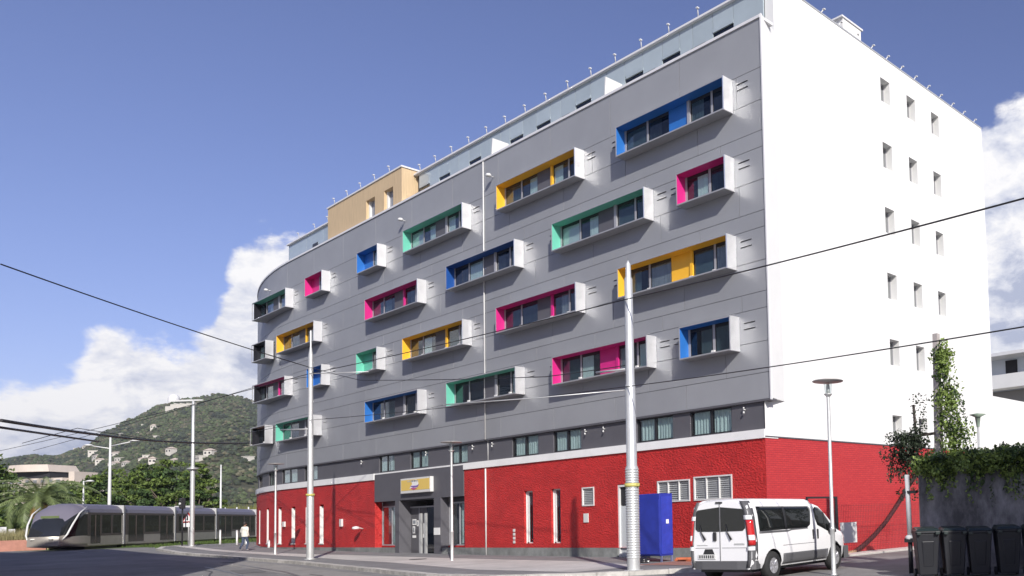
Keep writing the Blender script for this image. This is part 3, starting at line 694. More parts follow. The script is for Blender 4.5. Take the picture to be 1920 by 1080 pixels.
q = MB(); q.hull8([(XS + .03, YF - .02, 4.19), (XS + .03, 22.0, 4.19), (XS - .2, 22.0, 4.19), (-19.4, YF + .1, 4.19)], [(XS + .03, YF - .02, 4.235), (XS + .03, 22.0, 4.235), (XS - .2, 22.0, 4.235), (-19.4, YF + .1, 4.235)])
q.box(XS - .1, XS + .03, 22.0, WY1, 4.19, 4.235); q.build('drip_strip', m_dark, hotel)

# attic storey
AY = 21.68
seams = [-19.42, -20.92, -21.99, -23.1, -23.83, -24.86, -26.05, -27.2, -28.4, -29.5, -30.6, -31.7, -32.5, -33.6, -34.7, -35.8, -36.6, -37.5, -38.4, -39.5, -40.5, -41.4, -42.5, -43.5, -44.65]
slots = [(-20.92, -21.99), (-23.83, -24.86), (-26.03, -27.13), (-29.50, -30.57), (-32.48, -33.55), (-34.70, -35.72), (-38.40, -39.44), (-41.40, -42.45), (-43.5, -44.6)]
for a, c in zip(seams, seams[1:]):
    q = MB(); q.box(c + .012, a - .012, AY, AY + .06, 19.86, 20.52) if any(abs((a + c) / 2 - (s0 + s1) / 2) < .3 for s0, s1 in slots) else q.box(c + .012, a - .012, AY, AY + .06, 18.72, 20.52)
    q.build('attic_panel', m_attic, hotel)
q = MB(); q.box(-44.9, -19.42, AY + .065, AY + .3, 18.72, 20.52); q.box(-62.5, -54.45, AY + .065, AY + .3, 18.72, 20.52); q.build('attic_backing', m_back, hotel)
for s1, s0 in slots:
    q = MB(); q.box(s0, s1, AY + .03, AY + .05, 18.72, 19.72); w_ = q.build('attic_window', g_dark, hotel)
    q = MB(); q.box(s0, s1, AY - .02, AY + .06, 19.73, 19.855); q.build('shutter_box', m_attic, w_)
for s0, s1 in ((-25.3, -26.0), (-36.3, -37.2), (-45.2, -43.2), (-31.0, -31.6), (-22.4, -23.2)):
    q = MB(); q.box(min(s0, s1), max(s0, s1), AY - .01, AY - .002, 19.52, 19.56); q.build('attic_vent', m_black, hotel)
for a, c, lo in ((-54.45, -57.0, 1), (-57.0, -59.6, 0), (-59.6, -62.3, 1)):
    q = MB(); q.box(c + .012, a - .012, AY, AY + .06, 18.72, 20.52); q.build('attic_panel', m_attic, hotel)
for a, c in ((-55.3, -54.5), (-58.6, -57.8)):
    q = MB(); q.box(a, c, AY - .02, AY - .005, 18.9, 19.75); q.build('attic_window', m_black, hotel)
q = MB(); q.box(-62.5, -62.3, AY, 30, 18.72, 20.52); q.build('attic_end_wall', m_attic, hotel)
q = MB(); q.box(-62.6, -54.46, AY - .12, AY + .4, 20.52, 20.60); q.box(-45.03, -19.42, AY - .12, AY + .4, 20.52, 20.60); q.build('roof_coping', m_trim, hotel)
q = MB(); q.box(-62.3, -19.5, AY + .3, 37.0, 18.7, 20.5); q.build('attic_core', m_back, hotel)
# penthouse in pale timber
PY = 20.95
pens = [(-49.30, -48.22, 18.72, 20.02), (-47.10, -46.05, 18.72, 20.02)]
q = MB(); holed(q, -54.42, -45.06, 18.70, 20.82, PY - YF, pens, .3, front)
q.add([(-45.06, PY, 18.7), (-45.06, 22.2, 18.7), (-45.06, 22.2, 20.82), (-45.06, PY, 20.82)], [(0, 1, 2, 3)]); q.add([(-54.42, PY, 18.7), (-54.42, 22.2, 18.7), (-54.42, 22.2, 20.82), (-54.42, PY, 20.82)], [(3, 2, 1, 0)])
q.build('penthouse_wall', m_wood, hotel)
q = MB(); q.box(-54.48, -45.0, PY - .05, 22.3, 20.82, 20.90); q.build('penthouse_coping', m_trim, hotel)
for a, c, za, zb in pens:
    q = MB(); q.box(a + .02, c - .02, PY + .27, PY + .31, za, zb); w_ = q.build('penthouse_window', m_curtd, hotel)
    q = MB(); q.box(a, a + .12, PY + .15, PY + .27, za, zb); q.build('frame', m_chrome, w_)
    q = MB(); q.box(a + .5, c - .1, PY + .22, PY + .225, za, zb - .1); q.build('pane', g_win, w_)
# terrace dividers
for x in (-35.96, -27.44):
    q = MB(); q.hull8([(x - .03, YF + .12, 18.7), (x + .03, YF + .12, 18.7), (x + .03, AY, 18.7), (x - .03, AY, 18.7)], [(x - .03, YF + .18, 19.62), (x + .03, YF + .18, 19.62), (x + .03, AY, 19.62), (x - .03, AY, 19.62)])
    q.build('terrace_divider', m_chrome, hotel)
# lightning or railing brackets along the roof edge
br = MB(); br.tube([(0, 0, 0), (.02, -.03, .15), (.08, -.10, .26)], .022, 6); br.box(.04, .13, -.16, -.06, .24, .28); br_me = br.mesh('roof_bracket', m_chrome)
bpos = [(-21.0 - 1.665 * k, AY - .1, 20.6) for k in range(15)] + [(-46.4 - 1.75 * k, PY - .02, 20.9) for k in range(5)] + [(-56.0, AY - .1, 20.6), (-58.0, AY - .1, 20.6), (-60.5, AY - .1, 20.6)]
for p in bpos:
    o = bpy.data.objects.new('roof_bracket', br_me); C.objects.link(o); o.parent = hotel; o.location = Vector(p) - hotel.location
for k in range(14):
    o = bpy.data.objects.new('roof_bracket', br_me); C.objects.link(o); o.parent = hotel; o.location = Vector((XS - .1, 22.4 + 1.1 * k, 20.62)) - hotel.location; o.rotation_euler = (0, 0, R_(90))
q = MB(); q.box(XS - .12, XS + .02, 21.74, WY1, 20.622, 20.68); q.build('side_coping', m_alu, hotel)
q = MB(); q.box(XS - .9, XS - .001, 25.9, 27.1, 20.6, 21.12); q.build('roof_stack', m_white, hotel)
q = MB(); q.box(XS - 1.0, XS + .05, 25.8, 27.2, 21.12, 21.19); q.build('roof_stack_cap', m_trim, hotel)

# annex wall and side strip
b = MB(); b.box(-26, XS - .001, WY1 + .01, 62, -.1, 7.05); b.thing('annex_wall', m_white, (-22, 50, 0), 'low white rendered building joined behind the hotel side wall', 'building')
b = MB(); b.box(XS + .002, XS + .95, 22.0, 62, -.05, .06); b.build('pavement', mat('side_paving', (.62, .60, .55), .8, var=.08), kind='structure')
# balcony block behind on the right
bb = empty('balcony_block', (-36, 73, 0), 'distant pale block with balcony and white loungers at the right edge', 'building')
q = MB(); q.box(-48, -20, 73, 85, 0, 15.6); q.build('wall', mat('pale_wall', (.60, .64, .68), .8), bb)
q = MB(); q.box(-48.3, -19, 71.4, 73, 12.6, 13.9); q.build('balcony_parapet', m_white, bb)
q = MB(); q.box(-48.3, -19, 71.4, 73, 9.6, 10.5); q.build('balcony_parapet', m_white, bb)
q = MB(); q.box(-48.5, -19, 70.9, 85.3, 15.6, 15.9); q.build('roof', m_trim, bb)
for x in (-35.0, -31.2, -27.4):
    q = MB(); q.box(x - .6, x + .6, 72.9, 72.98, 13.9, 15.4); q.build('window', m_room, bb)
q = MB(); q.box(-47, -20, 72.9, 72.98, 10.6, 12.5); q.build('loggia', mat('loggia_shade', (.22, .21, .20), .8), bb)

# ------------------------------------------------------------------ off-frame blocks across the street (they shade the road and the yard wall)
b = MB(); b.box(-53, -24.6, -12, 2.9, -.1, 17.1); o = b.build('apartment_block', m_white); props(o, 'rendered apartment block across the street just beyond the left edge of the view', 'building')
b = MB(); b.box(-95, -53.1, -14, -1.4, -.1, 17.1); o = b.build('apartment_block', m_white); props(o, 'rendered apartment block farther down the street beyond the left edge, set back', 'building')
b = MB(); b.box(.6, 16, 11.85, 40, -.1, 10.6); o = b.build('neighbour_house', m_white); props(o, 'rendered house beyond the right edge shading the bins', 'building')

# ------------------------------------------------------------------ van (local: x right, y forward, rear bumper at y=0)
def build_van():
    rz = math.atan2(.155, .988)
    van = empty('van', (-14.84, 14.45, 0), 'white passenger van with grey bumpers parked beside the red wall', 'van', rz=rz)
    m_vw = mat('van_paint', (.80, .80, .80), .22, var=.015, vs=2, coat=.6)
    m_pl = mat('van_plastic', (.10, .10, .105), .55, bump=.1, bs=200)
    m_tyre = mat('tyre_rubber', (.025, .025, .025), .85)
    m_hub = mat('hubcap', (.50, .50, .52), .35, .6)
    m_tl = mat('tail_light_red', (.50, .012, .012), .15, coat=1)
    m_lw = mat('light_white', (.75, .75, .75), .2)
    # half width by height, section function
    prof = [(.30, .86), (.42, .925), (.62, .945), (.95, .945), (1.10, .925), (1.55, .865), (1.80, .80), (1.90, .72), (1.955, .58), (1.97, .35), (1.975, 0.0)]
    def topz(y):     # roof/bonnet height
        K = [(0, 1.90), (.10, 1.955), (.5, 1.975), (2.9, 1.955), (3.25, 1.86), (3.75, 1.45), (4.10, 1.16), (4.45, 1.05), (4.70, .88), (4.80, .62)]
        for (a, za), (c, zc) in zip(K, K[1:]):
            if y <= c: return za + (zc - za) * (y - a) / (c - a)
        return .62
    def wid(z, y):
        zz = z
        for (za, wa), (zc, wc) in zip(prof, prof[1:]):
            if zz <= zc: wv = wa + (wc - wa) * max(0, (zz - za)) / (zc - za); break
        else: wv = 0
        e = 1.0
        if y > 4.2: e = 1 - .22 * ((y - 4.2) / .6) ** 2
        if y < .12: e = 1 - .05 * ((.12 - y) / .12) ** 2
        return wv * e
    ysn = [0, .04, .12, .3, .55, .85, 1.15, 1.5, 2.0, 2.5, 2.9, 3.1, 3.25, 3.5, 3.75, 3.95, 4.1, 4.3, 4.45, 4.6, 4.72, 4.80]
    b = MB(); vs = []; nz = 13
    for y in ysn:
        tz = topz(y); lo = .30
        ring = []
        for k in range(nz):
            f = k / (nz - 1); z = lo + (tz - lo) * f
            # map to profile height so the section always closes at the top
            zp = z if tz > 1.9 else (z if z < tz - .12 else z)
            wv = wid(zp, y)
            if tz < 1.93:
                edge = (tz - z)
                if edge < .1: wv *= math.sqrt(max(0.0, 1 - ((.1 - edge) / .1) ** 2)) * .35 + .65 if edge > .001 else .62
            ring.append((wv, z))
        # use denser top for full-height stations
        if tz >= 1.93:
            hs = [.30, .42, .62, .95, 1.10, 1.35, 1.55, 1.70, 1.80, 1.90, 1.945, 1.965, 1.975]
            s = tz / 1.975
            ring = [(wid(h, y), h * (1 if h < 1.1 else 1 - (1 - s) * (h - 1.1) / .875)) for h in hs]
            ring[-1] = (0.12, ring[-1][1])
        for wv, z in ring: vs.append((wv, y, z))
        for wv, z in reversed(ring): vs.append((-wv, y, z))
    m = 2 * nz; fs = []
    for i in range(len(ysn) - 1):
        for k in range(m): fs.append((i * m + k, (i + 1) * m + k, (i + 1) * m + (k + 1) % m, i * m + (k + 1) % m))
    fs.append(tuple(range(m))); fs.append(tuple((len(ysn) - 1) * m + k for k in range(m))[::-1])
    b.smooth = True; b.add(vs, fs); body = b.build('body', [m_vw, m_black], van, world=False)
    # wheel arches
    cut = MB(); cut.mi = 0
    for y in (.85, 3.95):
        cut.lathe([(.40, 0), (.40, 0.001)], 0, 0, 24) if False else None
        ring = [(math.cos(a * math.pi / 12) * .40, math.sin(a * math.pi / 12) * .40) for a in range(24)]
        n = 24; vs = [(-1.2, y + p, .34 + q) for p, q in ring] + [(1.2, y + p, .34 + q) for p, q in ring]
        cut.add(vs, [tuple(range(n))[::-1], tuple(range(n, 2 * n))] + [(i, (i + 1) % n, n + (i + 1) % n, n + i) for i in range(n)])
    co = cut.build('cutter', m_black, van, world=False)
    bm = bmesh.new(); bm.from_mesh(body.data); bmesh.ops.recalc_face_normals(bm, faces=bm.faces); bm.to_mesh(body.data); bm.free()
    bm = bmesh.new(); bm.from_mesh(co.data); bmesh.ops.recalc_face_normals(bm, faces=bm.faces); bm.to_mesh(co.data); bm.free()
    md = body.modifiers.new('arches', 'BOOLEAN'); md.object = co; md.operation = 'DIFFERENCE'; md.solver = 'EXACT'
    dg = bpy.context.evaluated_depsgraph_get(); me = bpy.data.meshes.new_from_object(body.evaluated_get(dg)); body.modifiers.clear(); body.data = me
    for p in me.polygons:      # arch liners dark, sharp shading there
        c_ = p.center
        for y in (.85, 3.95):
            if abs(math.hypot(c_[1] - y, c_[2] - .34) - .40) < .012 or (math.hypot(c_[1] - y, c_[2] - .34) < .39): p.material_index = 1; p.use_smooth = False
    me.set_sharp_from_angle(angle=R_(38))
    bpy.data.objects.remove(co)
    # panels laid on the right/left side
    def sidepanel(name, top, bot, off, mt, side=1, n=14, rows_=6, parent=van, th=.004):
        q = MB(); y0 = max(top[0][0], bot[0][0]); y1 = min(top[-1][0], bot[-1][0])
        def ev(P, y):
            for (a, za), (c, zc) in zip(P, P[1:]):
                if y <= c + 1e-9: return za + (zc - za) * (y - a) / (c - a)
            return P[-1][1]
        ysl = sorted(set([y0 + (y1 - y0) * i / n for i in range(n + 1)] + [p[0] for p in top + bot if y0 <= p[0] <= y1])); n2 = len(ysl)
        vs = []
        for y in ysl:
            zt, zb = ev(top, y), ev(bot, y)
            for k in range(rows_ + 1):
                z = zb + (zt - zb) * k / rows_; vs.append((side * (wid(z, y) + off), y, z))
        m_ = rows_ + 1; q.smooth = True
        f_ = [(i * m_ + k, (i + 1) * m_ + k, (i + 1) * m_ + k + 1, i * m_ + k + 1) for i in range(n2 - 1) for k in range(rows_)]
        if side < 0: f_ = [t[::-1] for t in f_]
        q.add(vs, f_)
        o = q.build(name, mt, parent, world=False); md = o.modifiers.new('thick', 'SOLIDIFY'); md.thickness = th; md.offset = -1
        return o
    m_gl = mat('van_glass', (.010, .012, .012), .04, spec=.35)
    for sd in (1, -1):
        sidepanel('side_window', [(.32, 1.76), (2.72, 1.74), (2.80, 1.68)], [(.32, 1.17), (2.52, 1.19), (2.68, 1.26), (2.80, 1.62)], .006, m_gl, sd)
        sidepanel('side_moulding', [(.30, 1.172), (1.62, 1.165), (1.75, 1.185), (2.55, 1.185)], [(.30, 1.12), (1.55, 1.12), (1.75, 1.15), (2.55, 1.165)], .008, m_pl, sd)
        sidepanel('window_post', [(1.45, 1.75), (1.53, 1.75)], [(1.45, 1.18), (1.53, 1.18)], .014, m_black, sd)
        sidepanel('front_door_window', [(2.98, 1.66), (3.06, 1.72), (3.22, 1.70), (3.40, 1.60), (3.66, 1.36), (3.80, 1.20)], [(2.98, 1.40), (3.05, 1.24), (3.35, 1.14), (3.70, 1.02), (3.80, 1.03)], .006, m_gl, sd)
        sidepanel('window_post', [(3.42, 1.58), (3.47, 1.54)], [(3.42, 1.12), (3.47, 1.10)], .014, m_black, sd, n=2)
        sidepanel('sill_moulding', [(1.28, .60), (3.52, .60)], [(1.30, .34), (3.54, .34)], .014, m_pl, sd)
        for yy in (2.86, 1.40):
            if yy == 1.40: continue
            sidepanel('door_gap', [(yy, 1.92), (yy + .014, 1.92)], [(yy, .36), (yy + .014, .36)], .003, m_black, sd, n=1, rows_=16)
        sidepanel('door_gap', [(1.30, .80), (2.86, .80)], [(1.30, .79), (2.86, .79)], .003, m_black, sd, rows_=1)
        for y in (2.74, 2.97):
            q = MB(); q.box(sd * .93, sd * .975, y, y + .05, .88, 1.14); bevel(q.build('door_handle', m_black, van, world=False), .02, 3)
        q = MB(); q.hull8([(sd * .95, 3.55, 1.02), (sd * 1.12, 3.58, 1.02), (sd * 1.12, 3.74, 1.02), (sd * .95, 3.70, 1.02)], [(sd * .95, 3.55, 1.28), (sd * 1.10, 3.58, 1.28), (sd * 1.10, 3.70, 1.28), (sd * .95, 3.68, 1.28)]); bevel(q.build('wing_mirror', m_black, van, world=False), .03, 3)
        # rear corner lamps: dark plastic pillar, red and white lamp
        q = MB(); vs = []; 
        def cornerstrip(z0, z1, name, mt, off, wy=.19, wx=.10):
            q = MB(); vs = []; n = 8
            for k in range(n + 1):
                z = z0 + (z1 - z0) * k / n
                wv = wid(z, .12)
                for px, py in ((wv * 1.0 + off, wy), (wid(z, .06) + off, .05), (wid(z, 0) * .98 + off * .5, -.012 - off), (wid(z, 0) - wx, -.014 - off)): vs.append((sd * px, py, z))
            fs = [(k * 4 + j, k * 4 + j + 1, (k + 1) * 4 + j + 1, (k + 1) * 4 + j) for k in range(n) for j in range(3)]
            if sd > 0: fs = [f[::-1] for f in fs]
            q.smooth = True; q.add(vs, fs); o = q.build(name, mt, van, world=False); o.modifiers.new('s', 'SOLIDIFY').thickness = .01; return o
        cornerstrip(.34, 1.90, 'corner_moulding', m_pl, .006)
        cornerstrip(.86, 1.45, 'tail_light', m_tl, .016, wy=.10, wx=.075)
        cornerstrip(.98, 1.10, 'reversing_light', m_lw, .020, wy=.06, wx=.06)
        cornerstrip(1.46, 1.56, 'hinge_cover', m_vw, .016, wy=.05, wx=.12); cornerstrip(.74, .83, 'hinge_cover', m_vw, .016, wy=.05, wx=.12)
    # rear doors: windows, handle, plate, wipers
    def rear(name, poly, y, mt, th=.008):
        q = MB(); n = len(poly); q.add([(x, y, z) for x, z in poly] + [(x, y + th, z) for x, z in poly], [tuple(range(n)), tuple(range(2 * n - 1, n - 1, -1))] + [(i, n + i, n + (i + 1) % n, (i + 1) % n) for i in range(n)])
        return q.build(name, mt, van, world=False)
    rear('rear_window', [(-.02, 1.19), (-.02, 1.77), (-.66, 1.71), (-.70, 1.66), (-.73, 1.26), (-.66, 1.20)], -.012, m_gl)
    rear('rear_window', [(.02, 1.19), (.66, 1.20), (.73, 1.26), (.70, 1.66), (.66, 1.71), (.02, 1.77)], -.012, m_gl)
    rear('rear_door_gap', [(-.006, .42), (.006, .42), (.006, 1.9), (-.006, 1.9)], -.016, m_pl)
    rear('door_crease', [(-.75, .80), (-.05, .80), (-.05, .81), (-.75, .81)], -.004, m_pl); rear('door_crease', [(.05, .80), (.75, .80), (.75, .81), (.05, .81)], -.004, m_pl)
    rear('plate_recess', [(-.52, .655), (-.18, .655), (-.24, .78), (-.46, .78)], -.006, m_black)
    plate = rear('number_plate', [(-.66, .545), (-.14, .545), (-.14, .655), (-.66, .655)], -.022, mat('plate_white', (.62, .62, .60), .4), .014)
    for i in range(7): rear('plate_letter', [(-.62 + i * .065, .565), (-.585 + i * .065, .565), (-.585 + i * .065, .635), (-.62 + i * .065, .635)], -.026, m_black, .003)
    rear('badge', [(-.70, .86), (-.38, .86), (-.38, .88), (-.70, .88)], -.006, m_alu, .004); rear('badge', [(.40, .87), (.70, .87), (.70, .91), (.40, .91)], -.006, m_alu, .004)
    q = MB(); q.box(-.20, -.10, -.04, .0, .97, 1.18); bevel(q.build('rear_handle', m_black, van, world=False), .03, 3)
    for x in (-.55, .22):
        q = MB(); q.tube([(x - .04, -.02, 1.36), (x, -.03, 1.18), (x + .12, -.03, 1.00)], [.010, .016, .028], 6); q.build('rear_wiper', m_black, van, world=False)
    q = MB(); q.box(-.11, .08, -.03, .03, 1.855, 1.895); bevel(q.build('brake_light', m_black, van, world=False), .01)
    # bumpers
    def bumper(y0, y1, z0, z1, sgn):
        q = MB(); P = [(-.90, y1 + sgn * -.32), (-.93, y1 + sgn * -.1), (-.86, y1 - sgn * .02), (-.5, y1 + sgn * .05), (.5, y1 + sgn * .05), (.86, y1 - sgn * .02), (.93, y1 + sgn * -.1), (.90, y1 + sgn * -.32)]
        vs = []
        for x, y in P: vs += [(x * 1.02, y, z0), (x * 1.02, y, z1)]
        n = len(P); q.smooth = False; f_ = [(2 * i, 2 * i + 2, 2 * i + 3, 2 * i + 1) for i in range(n - 1)]; q.add(vs, f_)
        q.add([(x, y, z1) for x, y in P], [tuple(range(n))]); q.add([(x, y, z0) for x, y in P], [tuple(range(n))])
        return q.build('bumper', m_pl, van, world=False)
    bumper(0, 0.0, .30, .50, -1); bumper(0, 4.78, .28, .62, 1)
    q = MB(); q.box(-.75, .75, .2, 4.5, .22, .32); q.build('underbody', m_black, van, world=False)
    for sd in (1, -1):
        for y in (.85, 3.95):
            q = MB(); n = 28
            P = [(.19, 0), (.29, 0), (.325, .02), (.34, .06), (.34, .17), (.32, .21), (.20, .22)]
            vs = []
            for r, xx in P:
                for k in range(n): vs.append((sd * (.955 - xx), y + r * math.cos(2 * math.pi * k / n), .34 + r * math.sin(2 * math.pi * k / n)))
            q.smooth = True; q.add(vs, [(i * n + k, i * n + (k + 1) % n, (i + 1) * n + (k + 1) % n, (i + 1) * n + k) for i in range(len(P) - 1) for k in range(n)])
            wh = q.build('wheel', m_tyre, van, world=False)
            q = MB(); vs = [(sd * .925, y, .34)]
            for k in range(40):
                a = 2 * math.pi * k / 40; q_ = .0 if (k % 8) < 5 else .028
                vs.append((sd * (.938 - q_), y + .12 * math.cos(a), .34 + .12 * math.sin(a)))
            for k in range(40):
                a = 2 * math.pi * k / 40; vs.append((sd * .945, y + .215 * math.cos(a), .34 + .215 * math.sin(a)))
            q.smooth = False; q.add(vs, [(0, 1 + k, 1 + (k + 1) % 40) for k in range(40)] + [(1 + k, 41 + k, 41 + (k + 1) % 40, 1 + (k + 1) % 40) for k in range(40)])
            q.build('hubcap', m_hub, wh, world=False)
    van.scale = (1.02, 1.02, 1.03)
    return van
build_van()

# ------------------------------------------------------------------ catenary poles and lamps
m_yel = mat('yellow_band', (.55, .50, .15), .5)
def mast(x, y, h0, prof, label, sleeve=None, band_z=None, spike=None, group=None):
    z = g(x) + h0; t = empty('tram_mast', (x, y, z), label, 'mast', group)
    q = MB(); q.lathe([(r, zz) for r, zz in prof], 0, 0, 18); q.build('pole', m_alu, t, world=False)
    q = MB(); q.lathe([(.0, -.02), (prof[0][0] + .09, -.02), (prof[0][0] + .09, .03), (prof[0][0] - .01, .03)], 0, 0, 18); q.build('base_plate', m_alu, t, world=False)
    if sleeve:
        r, z0, z1, pitch = sleeve; P = []; zz = z0
        while zz < z1: P += [(r, zz), (r + .022, zz + pitch * .35), (r + .022, zz + pitch * .55), (r, zz + pitch * .95)]; zz += pitch
        q = MB(); q.lathe(P, 0, 0, 18); q.build('ribbed_sleeve', m_alu, t, world=False)
    if band_z:
        rr = [a for a, zz in prof if zz <= band_z][-1]
        q = MB(); q.lathe([(rr + .03, band_z - .05), (rr + .034, band_z - .05), (rr + .034, band_z + .05), (rr + .03, band_z + .05)], 0, 0, 18); q.box(rr + .01, rr + .08, -.02, .02, band_z - .04, band_z + .04); q.build('band', m_yel, t, world=False)
    return t
mA = mast(-19.65, 15.65, PT - .02, [(.185, 0), (.178, 3.0), (.150, 3.05), (.145, 5.4), (.125, 5.45), (.12, 8.55), (.085, 8.62), (.075, 9.0), (.01, 9.12)],
          'thick galvanised tram mast with ribbed sleeve beside the blue cabinet', (.178, .35, 2.95, .075), 2.48)
mB = mast(-43.61, 16.06, PT, [(.155, 0), (.150, 3.0), (.125, 3.05), (.115, 6.5), (.105, 6.55), (.10, 9.6), (.04, 10.0), (.035, 10.7), (.01, 10.8)],
          'slim tapering tram mast in front of the red wall left of the entrance', None, 3.0)
mC = mast(-71.6, 18.97, PT, [(.14, 0), (.135, 5.5), (.11, 5.6), (.09, 10.15), (.02, 10.2)], 'tall mast with a flat crossarm on top at the far pavement corner', None, None)
q = MB(); q.hull8([(-1.35, -.9, 10.16), (-.1, .06, 10.16), (-.06, -.06, 10.16), (-1.3, -1.0, 10.16)], [(-1.35, -.9, 10.26), (-.1, .06, 10.28), (-.06, -.06, 10.28), (-1.3, -1.0, 10.26)])
q.hull8([(.06, .1, 10.16), (.55, .42, 10.16), (.6, .34, 10.16), (.1, -.02, 10.16)], [(.06, .1, 10.26), (.55, .42, 10.24), (.6, .34, 10.24), (.1, -.02, 10.26)])
q.build('crossarm', m_chrome, mC, world=False)
q = MB(); q.lathe([(.12, 5.3), (.34, 5.36), (.34, 5.44), (.12, 5.48)], 0, 0, 12); q.build('collar', m_alu, mC, world=False)
# bracket arms
def arm(parent, pts, r=.03, name='bracket_arm'):
    q = MB(); q.tube(pts, r, 6); return q.build(name, m_alu, parent, world=False)
arm(mB, [(0, 0, 8.72), (2.3, 1.6, 8.70)], .02)
arm(mB, [(0, 0, 6.1), (-1.6, -.7, 6.15)], .03)
arm(mA, [(0, 0, 5.28), (-2.2, -1.7, 5.12), (-4.4, -3.3, 5.02)], .016)
arm(mA, [(0, 0, 5.9), (-1.2, -.3, 5.9)], .03)

def disc_lamp(x, y, h0, H_, label):
    t = empty('street_lamp', (x, y, g(x) + h0), label, 'street lamp', 'disc topped street lamps')
    q = MB(); q.lathe([(.085, 0), (.085, .02), (.062, .05), (.060, 1.15), (.066, 1.16), (.066, 1.20), (.05, 1.22), (.045, H_ - .42)], 0, 0, 12); q.build('pole', m_alu, t, world=False)
    q = MB(); q.lathe([(.045, H_ - .44), (.07, H_ - .40), (.11, H_ - .37), (.11, H_ - .35), (.045, H_ - .35), (.05, H_ - .2), (.035, H_ - .1)], 0, 0, 12); q.build('lantern_base', m_alu, t, world=False)
    q = MB(); q.lathe([(.085, H_ - .35), (.10, H_ - .2), (.115, H_ - .06)], 0, 0, 14); q.build('lantern_glass', g_win, t, world=False)
    q = MB(); q.lathe([(.0, H_ - .07), (.13, H_ - .065), (.40, H_ - .035), (.41, H_ - .02), (.38, H_ - .005), (.0, H_ + .03)], 0, 0, 24); q.build('disc_shade', mat('lamp_disc', (.40, .39, .37), .5, .3), t, world=False)
disc_lamp(-13.36, 17.0, 0.0, 5.03, 'disc topped street lamp standing by the front of the white van')
disc_lamp(-33.46, 17.51, PT, 4.85, 'disc topped street lamp standing in front of the hotel entrance')
disc_lamp(-52.37, 17.58, PT, 4.95, 'disc topped street lamp farthest left, before the slot windows')
# double arm street lamp beyond the tram
def far_mast(x, y, H_, r, label, arms=()):
    t = empty('street_light', (x, y, .64), label, 'street light')
    q = MB(); q.lathe([(r, 0), (r * .9, H_ * .5), (r * .5, H_), (.0, H_ + .02)], 0, 0, 10); q.build('pole', m_chrome, t, world=False)
    for dx, dy, z0, z1 in arms:
        q = MB(); q.tube([(0, 0, z0), (dx, dy, z1)], .05, 6); a_ = q.build('arm', m_chrome, t, world=False)
        q = MB(); q.lathe([(0, -.06), (.2, -.04), (.26, .02), (.12, .12), (0, .14)], 0, 0, 10); hd = q.build('lamp_head', m_chrome, a_, world=False); hd.location = (dx, dy, z1 - .02); hd.scale = (1.8, 1.4, 1)
    return t
far_mast(-93.9, 19.05, 9.5, .13, 'tall street light with two outstretched arms behind the tram', ((-1.7, -1.1, 8.4, 8.75), (1.65, 1.3, 8.6, 9.0)))
far_mast(-106.3, 19.65, 6.2, .10, 'short street light with one stub arm above the palm tree', ((.55, .35, 6.1, 6.15),))
far_mast(-119.9, 34.53, 8.9, .11, 'plain pale post behind the tram near the reed bank')

# wires
m_wire = mat('wire_black', (.02, .02, .022), .5)
def wire(pts, r, label, sag=.0, name='overhead_wire'):
    P = []
    for a, c in zip(pts, pts[1:]):
        a, c = Vector(a), Vector(c)
        for i in range(16):
            t = i / 16; p = a.lerp(c, t); p.z -= sag * 4 * t * (1 - t) * (c - a).length / 20; P.append(p)
    P.append(Vector(pts[-1])); q = MB(); q.tube(P, r, 5)
    q.thing(name, m_wire, P[0], label, 'wire')
wire([(4.0, 5.2, 4.6), (-5.38, 11.93, 6.39), (-19.65, 15.5, 8.02), (-43.61, 16.0, 8.9), (-84.2, 11.06, 7.9), (-110, 8, 7.2)], .017, 'overhead wire rising to the right across the whole building and past both masts', .06)
wire([(4.0, 6.5, 2.9), (-5.5, 11.98, 4.40), (-19.65, 15.5, 5.45), (-43.61, 16.0, 6.7), (-69.6, 20.0, 8.2)], .013, 'lower overhead wire crossing the building just above the white ledge', .06)
wire([(-34.75, 4.47, 9.81), (-43.61, 16.0, 9.21)], .022, 'sagging wire from the top left edge down to the middle mast', .12)
wire([(-43.61, 16.0, 9.21), (-38.0, 15.9, 7.9), (-24.0, 15.7, 6.3), (-19.65, 15.6, 6.1)], .014, 'thin span wire between the middle mast and the thick mast', .05)
wire([(-25.22, 3.3, 4.17), (-43.0, 10.2, 5.4), (-69.61, 22.1, 7.84), (-71.6, 18.97, 7.9)], .04, 'thick black feeder cable running low from the left edge towards the far mast', .05)
wire([(-25.5, 3.3, 4.05), (-36, 7.0, 4.7)], .03, 'short dark cable hanging under the thick feeder cable', .0)
wire([(-45, 6.5, 5.3), (-40, 7.2, 5.5), (-43, 10.2, 5.42)], .012, 'thin stay joining the feeder cable at its clamp', .0)
wire([(-43.6, 16.0, 6.75), (-58, 18.0, 7.6), (-71.6, 18.97, 9.3)], .012, 'thin wire between the middle mast and the far mast', .05)
wire([(-43.6, 16.0, 8.75), (-44.8, 15.0, 8.6), (-66, 10, 6.6)], .013, 'thin wire falling left from the middle mast over the hill', .05)
for p, s in (((-45.3, 15.6, 9.25), .07), ((-45.3, 15.6, 8.85), .07), ((-43.0, 10.2, 5.48), .12), ((-30.0, 5.0, 4.6), .06)):
    pass

